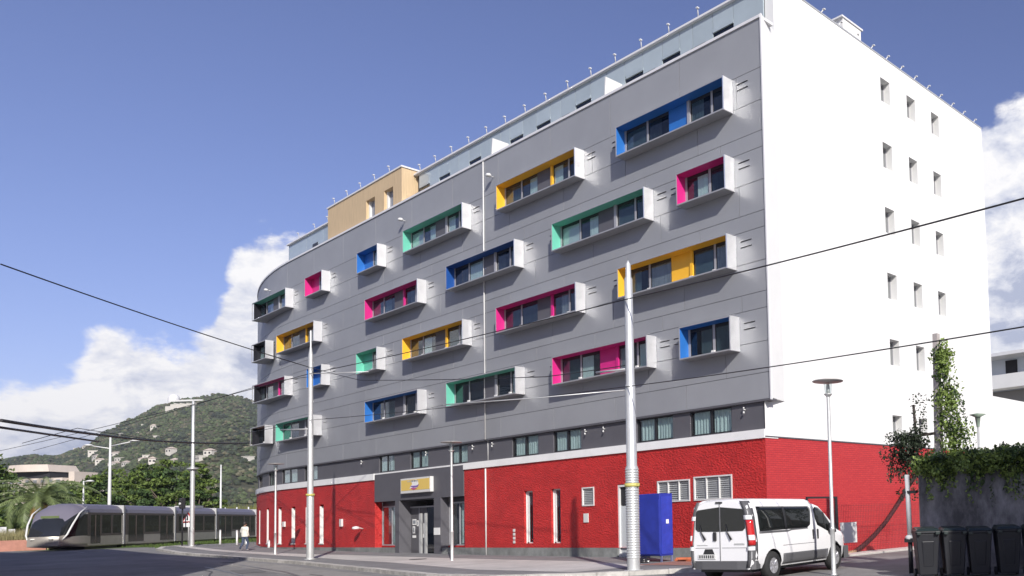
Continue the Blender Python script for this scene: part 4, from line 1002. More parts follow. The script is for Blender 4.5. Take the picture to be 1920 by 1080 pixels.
# ------------------------------------------------------------------ blue cabinet with legs, bags and barrier boards
m_blue = mat('cabinet_blue', (.022, .04, .33), .5, var=.12, vs=3, stain=.15, stain_s=2)
cab = empty('metal_cabinet', (-22.6, 19.0, PT), 'tall blue metal cabinet on legs standing before the red wall', 'cabinet')
q = MB(); q.box(-23.55, -21.97, 18.62, 19.18, PT + .20, PT + 2.30); bevel(q.build('body', m_blue, cab), .02)
q = MB(); q.box(-21.965, -21.945, 18.66, 19.14, PT + .26, PT + 2.20); q.build('door', mat('cabinet_blue_lit', (.03, .055, .42), .45, var=.1, vs=4, stain=.2, stain_s=3), cab)  # sun-facing side: sunlight put into a lighter copy of the cabinet blue
q = MB(); q.box(-23.52, -21.99, 18.585, 18.618, PT + .26, PT + 2.10); q.build('front_panel', m_blue, cab)
for x in (-23.5, -22.03):
    for y in (18.66, 19.10):
        q = MB(); q.box(x, x + .06, y, y + .05, 0.02, PT + .20); q.build('leg', mat('leg_blue_grey', (.16, .18, .30), .5), cab)
q = MB(); q.box(-21.944, -21.93, 18.86, 18.97, PT + 1.28, PT + 1.42); q.build('label_plate', m_paper, cab)
def bag(x, y, s, lab, seed):
    bm = bmesh.new(); bmesh.ops.create_icosphere(bm, subdivisions=3, radius=1)
    for v in bm.verts:
        n = noise.noise(v.co * 1.7 + Vector((seed, 0, 0))) * .35; v.co *= 1 + n; v.co.x *= s; v.co.y *= s * .8; v.co.z = max(-.0, (v.co.z + .55) * s * .6)
    me = bpy.data.meshes.new('rubbish_bag'); bm.to_mesh(me); bm.free(); me.materials.append(mat('bag_plastic', (.02, .018, .02), .3)); 
    o = bpy.data.objects.new('rubbish_bag', me); C.objects.link(o); o.location = (x, y, PT); props(o, lab, 'bag')
bag(-23.0, 18.3, .24, 'black rubbish bag on the ground under the left side of the blue cabinet', 1); bag(-22.4, 18.25, .2, 'smaller black rubbish bag below the corner of the blue cabinet', 5)
m_or = mat('terracotta_orange', (.55, .16, .07), .7, var=.25, vs=8)
for k, (x, y, z, a, lab) in enumerate([(-21.1, 19.3, 0, .1, 'orange board lying flat nearest the blue cabinet'), (-20.4, 19.0, 0, -.15, 'orange board lying behind the van, farthest right'), (-20.8, 19.2, .07, .35, 'orange board stacked across two others behind the van')]):
    q = MB(); q.box(-.75, .75, -.12, .12, 0, .065); o = q.build('board', m_or); o.location = (x, y, PT + z); o.rotation_euler = (0, 0, a); props(o, lab, 'board')
# patch of red paving behind the van
band('red_paving', [(-21.6, 17.3, 20.4), (-19.0, 17.6, 20.4), (-17.9, 18.0, 20.4)], PT + .009, mat('red_paving', (.33, .17, .13), .85, var=.15, vs=5))

# ------------------------------------------------------------------ mesh fence with gate, sign panel
GX = -17.8
fen = empty('mesh_fence', (GX, 25, 0), 'wire mesh fence with black gate frame before the red brick wall', 'fence')
q = MB(); q.box(GX - .03, GX + .03, 22.83, 22.95, 0, 2.13); q.box(GX - .03, GX + .03, 21.3, 21.36, 0, 2.13); q.box(GX - .03, GX + .03, 21.36, 22.83, 2.07, 2.13); q.build('gate_frame', m_black, fen)
q = MB(); y = 23.0
while y < 29.4: q.box(GX - .004, GX + .004, y, y + .006, .15, 1.85); y += .10
z = .2
while z < 1.9: q.box(GX + .005, GX + .011, 22.95, 29.5, z, z + .006); z += .2
q.build('wire_mesh', mat('mesh_red_grey', (.20, .05, .05), .5), fen, kind='stuff')
q = MB(); q.box(GX + .02, GX + .04, 23.05, 24.0, .50, 1.22); q.build('white_panel', m_chrome, fen)
# dark diagonal band on the red side wall, drawn as a sagging tube
q = MB(); q.tube([(-18.88, 24.9, .07), (-18.88, 25.4, .10)], .055, 8); hz = q.thing('wall_tube', mat('tube_tan', (.45, .30, .18), .7), (-18.88, 24.9, .02), 'dark sagging band with a tan end running along the red brick wall', 'wall_tube')
q = MB(); q.tube([(-18.88, 25.4, .10), (-18.88, 25.99, .33), (-18.88, 26.7, .68), (-18.88, 27.47, 1.14), (-18.88, 28.1, 1.62), (-18.88, 28.69, 2.1), (-18.88, 29.2, 2.55), (-18.88, 29.9, 3.1)], .09, 8); q.build('dark_length', mat('tube_dark', (.03, .004, .006), .7), hz)

# ------------------------------------------------------------------ yard wall, bins, posts, ivy
wa = (-11.47, 18.26); wdx, wdy = .8, .6
def wp(t, off=0): return (wa[0] + wdx * t + wdy * off * -1 * -1 * 0 + off * .6, wa[1] + wdy * t - off * .8)     # off>0 towards the camera
m_ywall = mat('old_grey_render', (.30, .295, .30), .9, var=.35, vs=1.6, bump=.5, bs=10, stain=.7, stain_s=1.3, stretch=(1, 1, .5), bdist=.02)
q = MB(); n = 14; 
q.hull8([(*wp(0, 0), -.1), (*wp(9, 0), -.1), (*wp(9, -.35), -.1), (*wp(0, -.35), -.1)], [(*wp(0, 0), 2.58), (*wp(9, 0), 2.9), (*wp(9, -.35), 2.9), (*wp(0, -.35), 2.58)])
q.thing('yard_wall', m_ywall, (*wp(0), 0), 'old dark grey rendered yard wall topped with ivy behind the bins', 'wall')
# second wing of the wall going back, with the lane on its left
q = MB(); q.hull8([(-11.50, 18.62, -.1), (-11.15, 18.62, -.1), (-9.0, 40, -.1), (-9.4, 40, -.1)], [(-11.50, 18.62, 2.56), (-11.15, 18.62, 2.56), (-9.0, 40, 2.7), (-9.4, 40, 2.7)]); q.build('lane_wall', m_ywall, kind=None, label='side return of the old yard wall running back along the lane', cat='wall')
m_bin = mat('bin_plastic', (.010, .011, .015), .5, var=.15, vs=3)
m_binl = mat('bin_lid', (.016, .026, .024), .4)
def wheelie(x, y, rz, label, hgt=1.12):
    t = empty('wheelie_bin', (x, y, 0), label, 'bin', 'dark wheelie bins along the yard wall', rz)
    q = MB(); q.hull8([(-.21, -.24, .06), (.21, -.24, .06), (.21, .24, .06), (-.21, .24, .06)], [(-.28, -.33, hgt - .12), (.28, -.33, hgt - .12), (.28, .33, hgt - .12), (-.28, .33, hgt - .12)])
    q.hull8([(-.12, -.262, .25), (.12, -.262, .25), (.12, -.2, .25), (-.12, -.2, .25)], [(-.15, -.335, hgt - .3), (.15, -.335, hgt - .3), (.15, -.25, hgt - .3), (-.15, -.25, hgt - .3)])
    bevel(q.build('body', m_bin, t, world=False), .02)
    q = MB(); q.hull8([(-.30, -.36, hgt - .12), (.30, -.36, hgt - .12), (.30, .34, hgt - .12), (-.30, .34, hgt - .12)], [(-.30, -.36, hgt - .07), (.30, -.36, hgt - .07), (.30, .34, hgt - .07), (-.30, .34, hgt - .07)]); bevel(q.build('rim', m_bin, t, world=False), .01)
    q = MB(); q.hull8([(-.30, -.38, hgt - .065), (.30, -.38, hgt - .065), (.30, .36, hgt - .065), (-.30, .36, hgt - .065)], [(-.24, -.30, hgt - .01), (.24, -.30, hgt - .01), (.24, .32, hgt + .03), (-.24, .32, hgt + .03)]); bevel(q.build('lid', m_binl, t, world=False), .015)
    for sx in (-.22, .22):
        q = MB(); q.box(sx - .05, sx + .05, -.43, -.36, hgt - .15, hgt - .08); bevel(q.build('lug', m_binl, t, world=False), .01)
    q = MB(); q.tube([(-.26, .42, hgt - .06), (.26, .42, hgt - .06)], .018, 6); q.build('handle', m_binl, t, world=False)
    for sx in (-.25, .25):
        q = MB(); q.tube([(sx - .03, .22, .1), (sx + .03, .22, .1)], .1, 14); q.build('wheel', m_black, t, world=False)
    return t
binrz = math.atan2(.6, .8) + .04
bins = [(-10.62, 17.10), (-10.10, 17.46), (-9.60, 17.82), (-8.98, 18.06), (-8.40, 18.42)]
labs = ['first dark wheelie bin from the left, next to the black posts', 'second dark wheelie bin from the left in the row', 'third dark wheelie bin from the left in the row', 'fourth dark wheelie bin from the left, after the gap', 'dark wheelie bin cut off by the right edge of the view']
for (x, y), l in zip(bins, labs): wheelie(x, y, binrz + rnd.uniform(-.08, .08), l, 1.14 + rnd.uniform(-.01, .03))
# white pipe with black posts and bracket
t = empty('pipe_post', (-11.66, 18.02, 0), 'white drain pipe on black posts at the corner of the yard wall', 'post')
q = MB(); q.tube([(-11.66, 18.02, .95), (-11.685, 18.02, 2.5)], .065, 10); q.build('pipe', m_chrome, t)
q = MB(); q.lathe([(.11, .86), (.13, .92), (.07, .97)], -11.66, 18.02, 10); q.build('collar', m_chrome, t)
for dx in (0, .34):
    q = MB(); q.tube([(-11.66 + dx, 18.02 - dx * .1, -.05), (-11.66 + dx, 18.02 - dx * .1, .86)], .06, 8); q.build('post', m_black, t)
q = MB(); q.box(-11.78, -11.15, 17.93, 18.08, .78, .88); q.build('crossbar', m_black, t)
q = MB(); q.box(-11.78, -11.4, 17.96, 18.06, 2.02, 2.09); q.build('bracket', m_black, t)
# leaning utility pole
t = empty('utility_pole', (-12.36, 20.74, 0), 'weathered grey utility pole wrapped in ivy behind the yard wall', 'pole')
q = MB(); q.hull8([(-12.48, 20.6, 0), (-12.26, 20.6, 0), (-12.26, 20.84, 0), (-12.48, 20.84, 0)], [(-12.25, 20.5, 6.6), (-12.10, 20.5, 6.6), (-12.10, 20.66, 6.6), (-12.25, 20.66, 6.6)]); q.build('shaft', mat('old_concrete', (.42, .38, .36), .9, var=.15, vs=5, bump=.3, bs=20), t)
q = MB(); q.tube([(-12.75, 20.3, 2.6), (-12.85, 20.3, 4.6)], .04, 6); q.tube([(-12.8, 20.3, 3.7), (-12.3, 20.5, 3.75)], .04, 6); q.build('dead_branch', mat('bark_dark', (.05, .04, .035), .9), t)
t = empty('garden_lamp', (-12.35, 23.2, 0), 'small lamp head poking above the ivy against the white wall', 'street lamp')
q = MB(); q.tube([(-12.35, 23.2, 0), (-12.35, 23.2, 4.2)], .04, 6); q.build('pole', m_alu, t)
q = MB(); q.lathe([(.05, 4.1), (.09, 4.4), (.27, 4.48), (.0, 4.53)], -12.35, 23.2, 12); q.build('lamp_head', mat('lamp_green', (.25, .32, .26), .5), t)

m_leafs = [mat('ivy_leaf_light', (.21, .29, .07), .55, island=.5, trans=.25), mat('ivy_leaf_dark', (.045, .085, .02), .55, island=.5, trans=.2)]
def leaves(b, pts, s, r, flat_=0.0, two=True):
    """one bent leaf (two triangles) at every point"""
    for p in pts:
        n = Vector((r.gauss(0, 1), r.gauss(0, 1), r.gauss(0, 1) + flat_)).normalized(); a = n.orthogonal().normalized()
        a = (Matrix.Rotation(r.uniform(0, 6.28), 3, n) @ a); c = n.cross(a); k = s * r.uniform(.6, 1.4)
        p = Vector(p); b.add([p - a * k, p + c * k * .55 + n * k * .15, p + a * k, p - c * k * .55 + n * k * .15], [(0, 1, 2, 3)])
def blobpts(center, rad, n, r, shell=.5):
    out = []
    while len(out) < n:
        v = Vector((r.gauss(0, 1), r.gauss(0, 1), r.gauss(0, 1))).normalized() * (r.random() ** .33 if r.random() > shell else r.uniform(.8, 1.02))
        out.append((center[0] + v.x * rad[0], center[1] + v.y * rad[1], center[2] + v.z * rad[2]))
    return out
ri = random.Random(11)
b = MB()
for i in range(230):    # hedge along the wall top: many small clumps
    t_ = ri.uniform(-.1, 7.5); p = wp(t_, ri.uniform(-.5, .25)); zz = 2.62 + .04 * t_ + ri.uniform(-.12, .42) * (.6 + .12 * t_)
    b.mi = 0 if ri.random() < .6 else 1
    leaves(b, blobpts((p[0], p[1], zz), (ri.uniform(.14, .34), ri.uniform(.14, .34), ri.uniform(.12, .26)), 90, ri), .055, ri)
for i in range(110):    # hanging strands over the face
    t_ = ri.uniform(0.05, 6.5); ln = ri.choice([.15, .2, .3, .45, .8, 1.1]) * ri.uniform(.6, 1); p = wp(t_, .07)
    b.mi = 0 if ri.random() < .6 else 1
    leaves(b, [(p[0] + ri.gauss(0, .05), p[1] + ri.gauss(0, .04), 2.65 - ln * k / 26) for k in range(26)], .05, ri)
b.thing('ivy_hedge', m_leafs, (*wp(2), 2.5), 'sunlit ivy hedge spilling over the top of the dark yard wall', 'ivy')
b = MB()
for i in range(120):    # column climbing the pole
    f = ri.random(); z = 2.6 + 3.7 * f; wdt = .10 + .34 * (1 - f) ** .8
    cx = -12.10 + .12 * (1 - f) + .35 * (1 - f) * .4 + ri.gauss(0, wdt * .5)
    b.mi = 0 if ri.random() < .75 else 1
    leaves(b, blobpts((cx + .1, 20.55 + ri.gauss(0, .15), z), (.14 + .1 * (1 - f), .14, .24), 32, ri), .05, ri)
for i in range(22):    # loose tendrils to the right
    x0_, z0_ = -11.9 + ri.random() * .3, 4.9 - ri.random() * 1.2; x1_ = x0_ + ri.uniform(.3, .75); z1_ = z0_ - ri.uniform(.8, 1.8)
    b.mi = 1 if ri.random() < .5 else 0
    leaves(b, [(x0_ + (x1_ - x0_) * (k / 22) ** .6, 20.5 + ri.gauss(0, .05), z0_ + (z1_ - z0_) * (k / 22) ** 1.6) for k in range(22)], .045, ri)
b.thing('ivy_column', m_leafs, (-12.2, 20.55, 2.6), 'tall column of bright ivy climbing the utility pole', 'ivy')
b = MB(); b.mi = 1
for i in range(58):    # dark hanging vine left of the pole
    f = ri.random(); cx = -13.1 + ri.gauss(0, .22) + ri.uniform(-.15, .35); cz = 3.8 - abs(ri.gauss(0, .55))
    leaves(b, blobpts((cx, 20.2 + ri.gauss(0, .12), cz), (.2, .18, .2), 44, ri), .045, ri)
for i in range(16):
    cx = -13.15 + ri.uniform(-.45, .3); ln = ri.uniform(.4, 1.1)
    leaves(b, [(cx + ri.gauss(0, .04) - .2 * k / 30, 20.2 + ri.gauss(0, .05), 3.3 - ln * k / 30) for k in range(30)], .045, ri)
for i in range(14):
    cx = -12.75 + ri.uniform(-.15, .3); leaves(b, [(cx + ri.gauss(0, .06), 20.3 + ri.gauss(0, .05), 4.9 - 1.6 * k / 24) for k in range(24) if ri.random() < .55], .045, ri)
b.thing('hanging_vine', [m_leafs[1], mat('vine_dark', (.018, .03, .012), .6, island=.5)], (-13.1, 20.2, 2.6), 'dark vine hanging over the corner of the red wall left of the utility pole', 'vine')

# ------------------------------------------------------------------ tram
m_tb = mat('tram_silver', (.38, .355, .315), .38, .3, var=.05, vs=2); m_tr = mat('tram_roof', (.16, .15, .19), .5); m_tg = mat('tram_glass', (.02, .022, .024), .05, spec=.8)
m_tdk = mat('tram_dark_band', (.07, .055, .05), .35); m_gang = mat('gangway_grey', (.42, .42, .42), .7, var=.08)
m_seat = mat('tram_seat', (.10, .09, .12), .7); g_tram = glass('tram_window_glass', (.45, .50, .50), .03)
hx, hy = .8218, -.5698
TX, TY = -79.05, 14.9      # side line point near the nose
tram = empty('tram', (-77.6, 12.53, .64), 'long silver and dark grey tram with a curved windscreen entering from the right', 'tram', rz=math.atan2(hy, hx))
# local: x forward (front at 0), y left (visible side at +1.2)
W2 = 1.3
def tsec(x0, x1, name_mats, parent=tram):
    # body ring: (y,z)
    def prof_(ring, nm, mt):
        full = ring + [(-y, z) for y, z in reversed(ring)]
        q = MB(); n = len(full); vs = [(x, y, z) for x in (x0, x1) for y, z in full]
        q.add(vs, [(k, (k + 1) % n, n + (k + 1) % n, n + k) for k in range(n)] + [tuple(range(n))[::-1], tuple(range(n, 2 * n))])
        return q.build(nm, mt, parent, world=False)
    prof_([(W2 - .06, .20), (W2, .26), (W2, .95)], 'lower_body', name_mats[0])
    return prof_([(W2 - .02, 2.58), (W2 - .10, 2.88), (W2 - .35, 3.15), (.2, 3.27)], 'roof', name_mats[1])
def tside(x0, x1, z0, z1, name, mt, off=.012, parent=tram):
    q = MB(); q.box(x0, x1, W2 - .02, W2 + off, z0, z1); q.build(name, mt, parent, world=False)
    q = MB(); q.box(x0, x1, -W2 - off, -W2 + .02, z0, z1); q.build(name, mt, parent, world=False)
secs = [(-2.1, -7.15), (-7.45, -15.85), (-16.15, -24.65), (-24.95, -35.4), (-35.8, -42.5)]
for i, (a, c) in enumerate(secs):
    tsec(c, a, [m_tb, m_tr])
    tside(c + .02, a - .02, 2.46, 2.62, 'cant_rail', m_tdk, .008)
    tside(c, c + .36, .95, 2.46, 'pillar', m_tb, .004); tside(a - .2, a, .95, 2.46, 'pillar', m_tdk, .004)
    Ln = a - c
    nwin = 3 if i < 4 else 2
    for k in range(nwin):
        x0_ = c + .35 + (Ln - .5) * k / nwin; x1_ = x0_ + (Ln - .5) / nwin - .22
        door = (i % 2 == 1 and k != 1) or (i == 0 and k == nwin - 1)
        tside(x0_, x1_, .95 if door else 1.12, 2.46, 'door_glass' if door else 'window', g_tram, -.006)
        tside(x1_, x1_ + .22, .95, 2.46, 'pillar', m_tdk, .004)
        if door: tside(x0_, x1_, .42, .95, 'door_panel', m_tg, .012)
        else: tside(x0_, x1_, .95, 1.12, 'window_sill', m_tdk, .006)
        for sx in (.25, .7):
            for sy in (-.75, .75):
                xx = x0_ + (x1_ - x0_) * sx; q = MB(); q.box(xx - .05, xx + .05, sy - .4, sy + .4, .95, 1.62); q.build('seat', m_seat, tram, world=False)
        q = MB(); q.tube([((x0_ + x1_) / 2, .15, .95), ((x0_ + x1_) / 2, .15, 2.55)], .03, 5); q.build('grab_pole', m_chrome, tram, world=False)
        if door: tside((x0_ + x1_) / 2 - .04, (x0_ + x1_) / 2 + .04, .45, 2.46, 'door_edge', m_tdk, .022)
    if i < 4:
        nx = secs[i + 1][0]
        q = MB(); q.box(nx, c, -W2 + .08, W2 - .04, .3, 3.12); q.build('gangway', m_gang, tram, world=False)
        q = MB(); q.box(c - .02, c + .16, -W2 - .02, W2 + .03, .25, 3.2); q.build('gangway_frame', m_gang, tram, world=False)
    q = MB(); q.box(c + .3, a - .3, -1.0, 1.0, .05, .19); q.build('undercarriage', m_black, tram, world=False)
# nose: loft from section at x=-2.1 to front
q = MB(); q.smooth = True
def nose_ring(x):
    f = (x + 2.1) / 2.6            # 0..1
    hw = W2 * math.sqrt(max(0.0, 1 - (max(0, f) * .80) ** 2.4)) 
    zt = 3.27 - .95 * max(0, f) ** 2.2; zb = .22 + .12 * f
    out = []
    for k in range(13):
        a = k / 12; z = zb + (zt - zb) * a
        yy = hw * (1 - max(0, (a - .80) / .2) ** 2.0 * .75)
        # windscreen leans back: upper rings set back
        out.append((yy, z, a))
    return out
xsn = [-2.1, -1.6, -1.1, -.6, -.2, .1, .3, .42, .5]
vs = []; rings = []
for x in xsn:
    r_ = nose_ring(x); rings.append(r_)
    for yy, z, a in r_: vs.append((x - (a ** 2.2) * 1.15 * max(0, (x + 2.1) / 2.6), yy, z))
    for yy, z, a in reversed(r_): vs.append((x - (a ** 2.2) * 1.15 * max(0, (x + 2.1) / 2.6), -yy, z))
m = 26; fs = []
for i in range(len(xsn) - 1):
    for k in range(m): fs.append((i * m + k, i * m + (k + 1) % m, (i + 1) * m + (k + 1) % m, (i + 1) * m + k))
fs.append(tuple((len(xsn) - 1) * m + k for k in range(m)))
o0 = len(q.f); q.add(vs, fs)
for i in range(len(xsn) - 1):
    for k in range(m):
        kk = k if k < 13 else 25 - k
        zc = sum(vs[j][2] for j in fs[i * m + k]) / 4; xc = sum(vs[j][0] for j in fs[i * m + k]) / 4
        if zc > 1.0 and zc < 2.62 and (k != 12): q.m[o0 + i * m + k] = 2
        if kk >= 10: q.m[o0 + i * m + k] = 1
n_f = len(fs) - 1
q.build('nose', [m_tb, m_tr, m_tg], tram, world=False)
# flat end cap split: windscreen over bumper
def frow(z, dx=0):      # front face outline at height z
    best = min(nose_ring(.5), key=lambda t: abs(t[1] - z)); a = best[2]; return .5 - a ** 2.2 * 1.15 + dx, best[0]
q = MB(); q.smooth = True; vs = []
for z in (1.0, 1.25, 1.5, 1.75, 2.0, 2.2):
    x_, hw = frow(z, .05)
    for k in range(9):
        s_ = -1 + 2 * k / 8; vs.append((x_ + .18 * (1 - s_ * s_), hw * s_ * 1.03, z))
q.add(vs, [(r * 9 + k, r * 9 + k + 1, (r + 1) * 9 + k + 1, (r + 1) * 9 + k) for r in range(5) for k in range(8)]); q.build('windscreen', m_tg, tram, world=False)
q = MB(); q.smooth = True; vs = []
for z in (.34, .5, .7, .85, .99):
    x_, hw = frow(z, .01)
    for k in range(9):
        s_ = -1 + 2 * k / 8; vs.append((x_ + (.10 + .2 * (z - .3)) * (1 - s_ * s_), hw * s_ * 1.02, z))
q.add(vs, [(r * 9 + k, r * 9 + k + 1, (r + 1) * 9 + k + 1, (r + 1) * 9 + k) for r in range(4) for k in range(8)]); q.build('bumper', m_tb, tram, world=False)
m_hl = mat('headlight_glass', (.8, .78, .7), .1)
for s_ in (-1, 1):
    q = MB(); q.smooth = True; q.box(.52, .665, s_ * .50 - .11, s_ * .50 + .11, .78, .88); q.build('headlight', m_hl, tram, world=False)
    q = MB(); q.tube([(-1.9, s_ * 1.31, 3.0), (-1.0, s_ * 1.31, 2.55), (-.35, s_ * 1.24, 1.8), (.05, s_ * 1.12, 1.1), (.25, s_ * .95, .75)], [.04, .05, .06, .06, .03], 6); q.build('pillar_trim', m_chrome, tram, world=False)
q = MB(); q.box(-.02, .02, -.5, .5, 2.24, 2.40); o = q.build('destination_display', mat('display_green', (.12, .16, .06), .5), tram, world=False); o.location = (-.28, 0, 0)
q = MB(); q.box(-23, -21.2, -.8, .8, 3.2, 3.42); q.build('roof_unit', m_gang, tram, world=False)

# ------------------------------------------------------------------ street things near the far corner
def bollard(x, y, h, r, lab, base=.12):
    t = empty('bollard', (x, y, g(x) + (base if x > -73.5 else 0)), lab, 'bollard', 'metal bollards near the tram')
    q = MB(); q.lathe([(r, 0), (r, h - .06), (r * .8, h - .05), (r * .8, h - .03), (r, h - .02), (r * .7, h), (0, h)], 0, 0, 10); q.build('post', m_alu, t, world=False)
bollard(-72.6, 20.9, 1.05, .07, 'tall metal bollard right of the far mast'); bollard(-70.2, 21.2, 1.05, .07, 'tall metal bollard between the far mast and the pedestrian')
bollard(-70.6, 21.9, .45, .12, 'low bollard just right of the tall ones'); bollard(-68.6, 22.6, .45, .16, 'low broad bollard nearest the pedestrian on the left'); bollard(-63.3, 20.9, .5, .1, 'low bollard at the feet of the pedestrian')
t = empty('warning_sign', (-73.6, 19.3, g(-73.6)), 'triangular road sign with white plate seen before the tram', 'sign')
q = MB(); q.tube([(0, 0, 0), (0, 0, 2.5)], .045, 8); q.build('post', m_alu, t, world=False)
def camquad(q, pts, d=(.604, -.795)):  # plate facing the street
    n = len(pts); q.add([(x * .795 + d[0] * .05, x * .606 + d[1] * .05, z) for x, z in pts] + [(x * .795 + d[0] * .07, x * .606 + d[1] * .07, z) for x, z in pts], [tuple(range(n)), tuple(range(2 * n - 1, n - 1, -1))] + [(i, n + i, n + (i + 1) % n, (i + 1) % n) for i in range(n)])
q = MB(); camquad(q, [(-.42, 1.75), (.42, 1.75), (0, 2.5)]); q.build('red_triangle', mat('sign_red', (.5, .03, .03), .5), t, world=False)
q = MB(); camquad(q, [(-.30, 1.82), (.30, 1.82), (0, 2.36)], (.604 * 1.5, -.795 * 1.5)); q.build('white_field', m_paper, t, world=False)
q = MB(); camquad(q, [(-.05, 1.9), (.05, 1.9), (.03, 2.2), (-.03, 2.2)], (.604 * 1.95, -.795 * 1.95)); q.build('symbol', m_black, t, world=False)
q = MB(); camquad(q, [(-.32, 1.42), (.32, 1.42), (.32, 1.70), (-.32, 1.70)]); q.build('white_plate', m_paper, t, world=False)
t = empty('traffic_light', (-72.9, 18.75, g(-72.9) + PT), 'small black traffic light on the side of the far mast', 'traffic light')
q = MB(); q.box(-.16, .16, -.14, .14, 2.6, 3.35); bevel(q.build('housing', m_black, t, world=False), .03)
q = MB(); q.tube([(0, 0, 0), (0, 0, 2.6)], .05, 8); q.build('post', m_black, t, world=False)
for k in range(3):
    q = MB(); q.tube([(.09 , -.15, 2.74 + .22 * k), (.11, -.21, 2.74 + .22 * k)], .075, 10); q.build('lens', mat('lens_dark', (.05, .05, .05), .2) if k != 1 else m_paper, t, world=False)

# person walking away, white jacket and dark trousers
def person():
    m_skin = mat('skin', (.35, .20, .14), .6); m_jk = mat('white_jacket', (.72, .70, .62), .8, var=.06, vs=8, bump=.3, bs=12); m_tru = mat('dark_blue_trousers', (.05, .07, .12), .8); m_hair = mat('dark_hair', (.03, .022, .02), .6); m_shoe = mat('white_shoe', (.55, .55, .55), .6)
    px, py = -60.14, 18.56
    t = empty('person', (px, py, g(px) + PT), 'person in white jacket and dark trousers walking across the pavement', 'person', rz=R_(35))
    J = {'pel': (0, 0, .92, .15, .11), 'wst': (0, .01, 1.08, .15, .11), 'chs': (0, .02, 1.30, .19, .13), 'nck': (0, .01, 1.47, .06, .06), 'hd0': (0, .03, 1.56, .075, .085), 'hd1': (0, .03, 1.68, .08, .095),
         'shL': (.17, .01, 1.40, .07, .07), 'elL': (.24, -.08, 1.14, .05, .05), 'wrL': (.22, .04, .92, .035, .035), 'haL': (.21, .08, .84, .03, .04),
         'shR': (-.17, .01, 1.40, .07, .07), 'elR': (-.26, .02, 1.15, .05, .05), 'wrR': (-.20, .16, 1.02, .035, .035), 'haR': (-.17, .22, 1.00, .03, .04),
         'hiL': (.09, 0, .86, .10, .10), 'knL': (.10, .14, .50, .07, .07), 'anL': (.10, .02, .10, .045, .05), 'toL': (.10, .17, .05, .04, .04),
         'hiR': (-.09, 0, .86, .10, .10), 'knR': (-.09, -.02, .48, .07, .07), 'anR': (-.09, -.26, .17, .045, .05), 'toR': (-.09, -.16, .05, .04, .04)}
    E_ = [('pel', 'wst'), ('wst', 'chs'), ('chs', 'nck'), ('nck', 'hd0'), ('hd0', 'hd1'), ('chs', 'shL'), ('shL', 'elL'), ('elL', 'wrL'), ('wrL', 'haL'), ('chs', 'shR'), ('shR', 'elR'), ('elR', 'wrR'), ('wrR', 'haR'),
          ('pel', 'hiL'), ('hiL', 'knL'), ('knL', 'anL'), ('anL', 'toL'), ('pel', 'hiR'), ('hiR', 'knR'), ('knR', 'anR'), ('anR', 'toR')]
    ks = list(J); me = bpy.data.meshes.new('body'); me.from_pydata([J[k][:3] for k in ks], [(ks.index(a), ks.index(c)) for a, c in E_], [])
    o = bpy.data.objects.new('body', me); C.objects.link(o); o.parent = t
    sk = o.modifiers.new('skin', 'SKIN'); me.skin_vertices.new() if not me.skin_vertices else None
    for i, k in enumerate(ks): me.skin_vertices[0].data[i].radius = J[k][3:]
    me.skin_vertices[0].data[0].use_root = True
    sub = o.modifiers.new('sub', 'SUBSURF'); sub.levels = 2; sub.render_levels = 2
    dg = bpy.context.evaluated_depsgraph_get(); m2 = bpy.data.meshes.new_from_object(o.evaluated_get(dg)); o.modifiers.clear(); o.data = m2
    for m_ in (m_skin, m_jk, m_tru, m_shoe): m2.materials.append(m_)
    for p in m2.polygons:
        c_ = p.center; p.use_smooth = True
        if c_.z > 1.47: p.material_index = 0
        elif c_.z > .88 and not (abs(c_.x) > .14 and c_.z < .93) and not (c_.y > .17 and abs(c_.x) > .1): p.material_index = 1
        elif c_.z < .10: p.material_index = 3
        elif c_.z > .88: p.material_index = 0
        else: p.material_index = 2
    bm = bmesh.new(); bmesh.ops.create_icosphere(bm, subdivisions=3, radius=1)
    for v in bm.verts: v.co = Vector((v.co.x * .095, v.co.y * .11 + .005, v.co.z * .115 + 1.66))
    bmesh.ops.delete(bm, geom=[v for v in bm.verts if v.co.y > .05 and v.co.z < 1.70], context='VERTS')
    mh = bpy.data.meshes.new('hair'); bm.to_mesh(mh); bm.free(); mh.materials.append(m_hair); h_ = bpy.data.objects.new('hair', mh); C.objects.link(h_); h_.parent = t
    # jacket hem, flaring over the hips
    q = MB(); q.smooth = True; P = [(.17, .86), (.185, .95), (.18, 1.08), (.19, 1.22), (.20, 1.34), (.15, 1.42), (.07, 1.47)]; n = 16; vs = []
    for r_, z in P:
        for k in range(n): a = 2 * math.pi * k / n; vs.append((r_ * 1.08 * math.cos(a) * (1 + .05 * math.sin(3 * a + z * 9)), .01 + r_ * .78 * math.sin(a), z))
    q.add(vs, [(i * n + k, i * n + (k + 1) % n, (i + 1) * n + (k + 1) % n, (i + 1) * n + k) for i in range(len(P) - 1) for k in range(n)]); q.build('jacket', m_jk, t, world=False)
person()

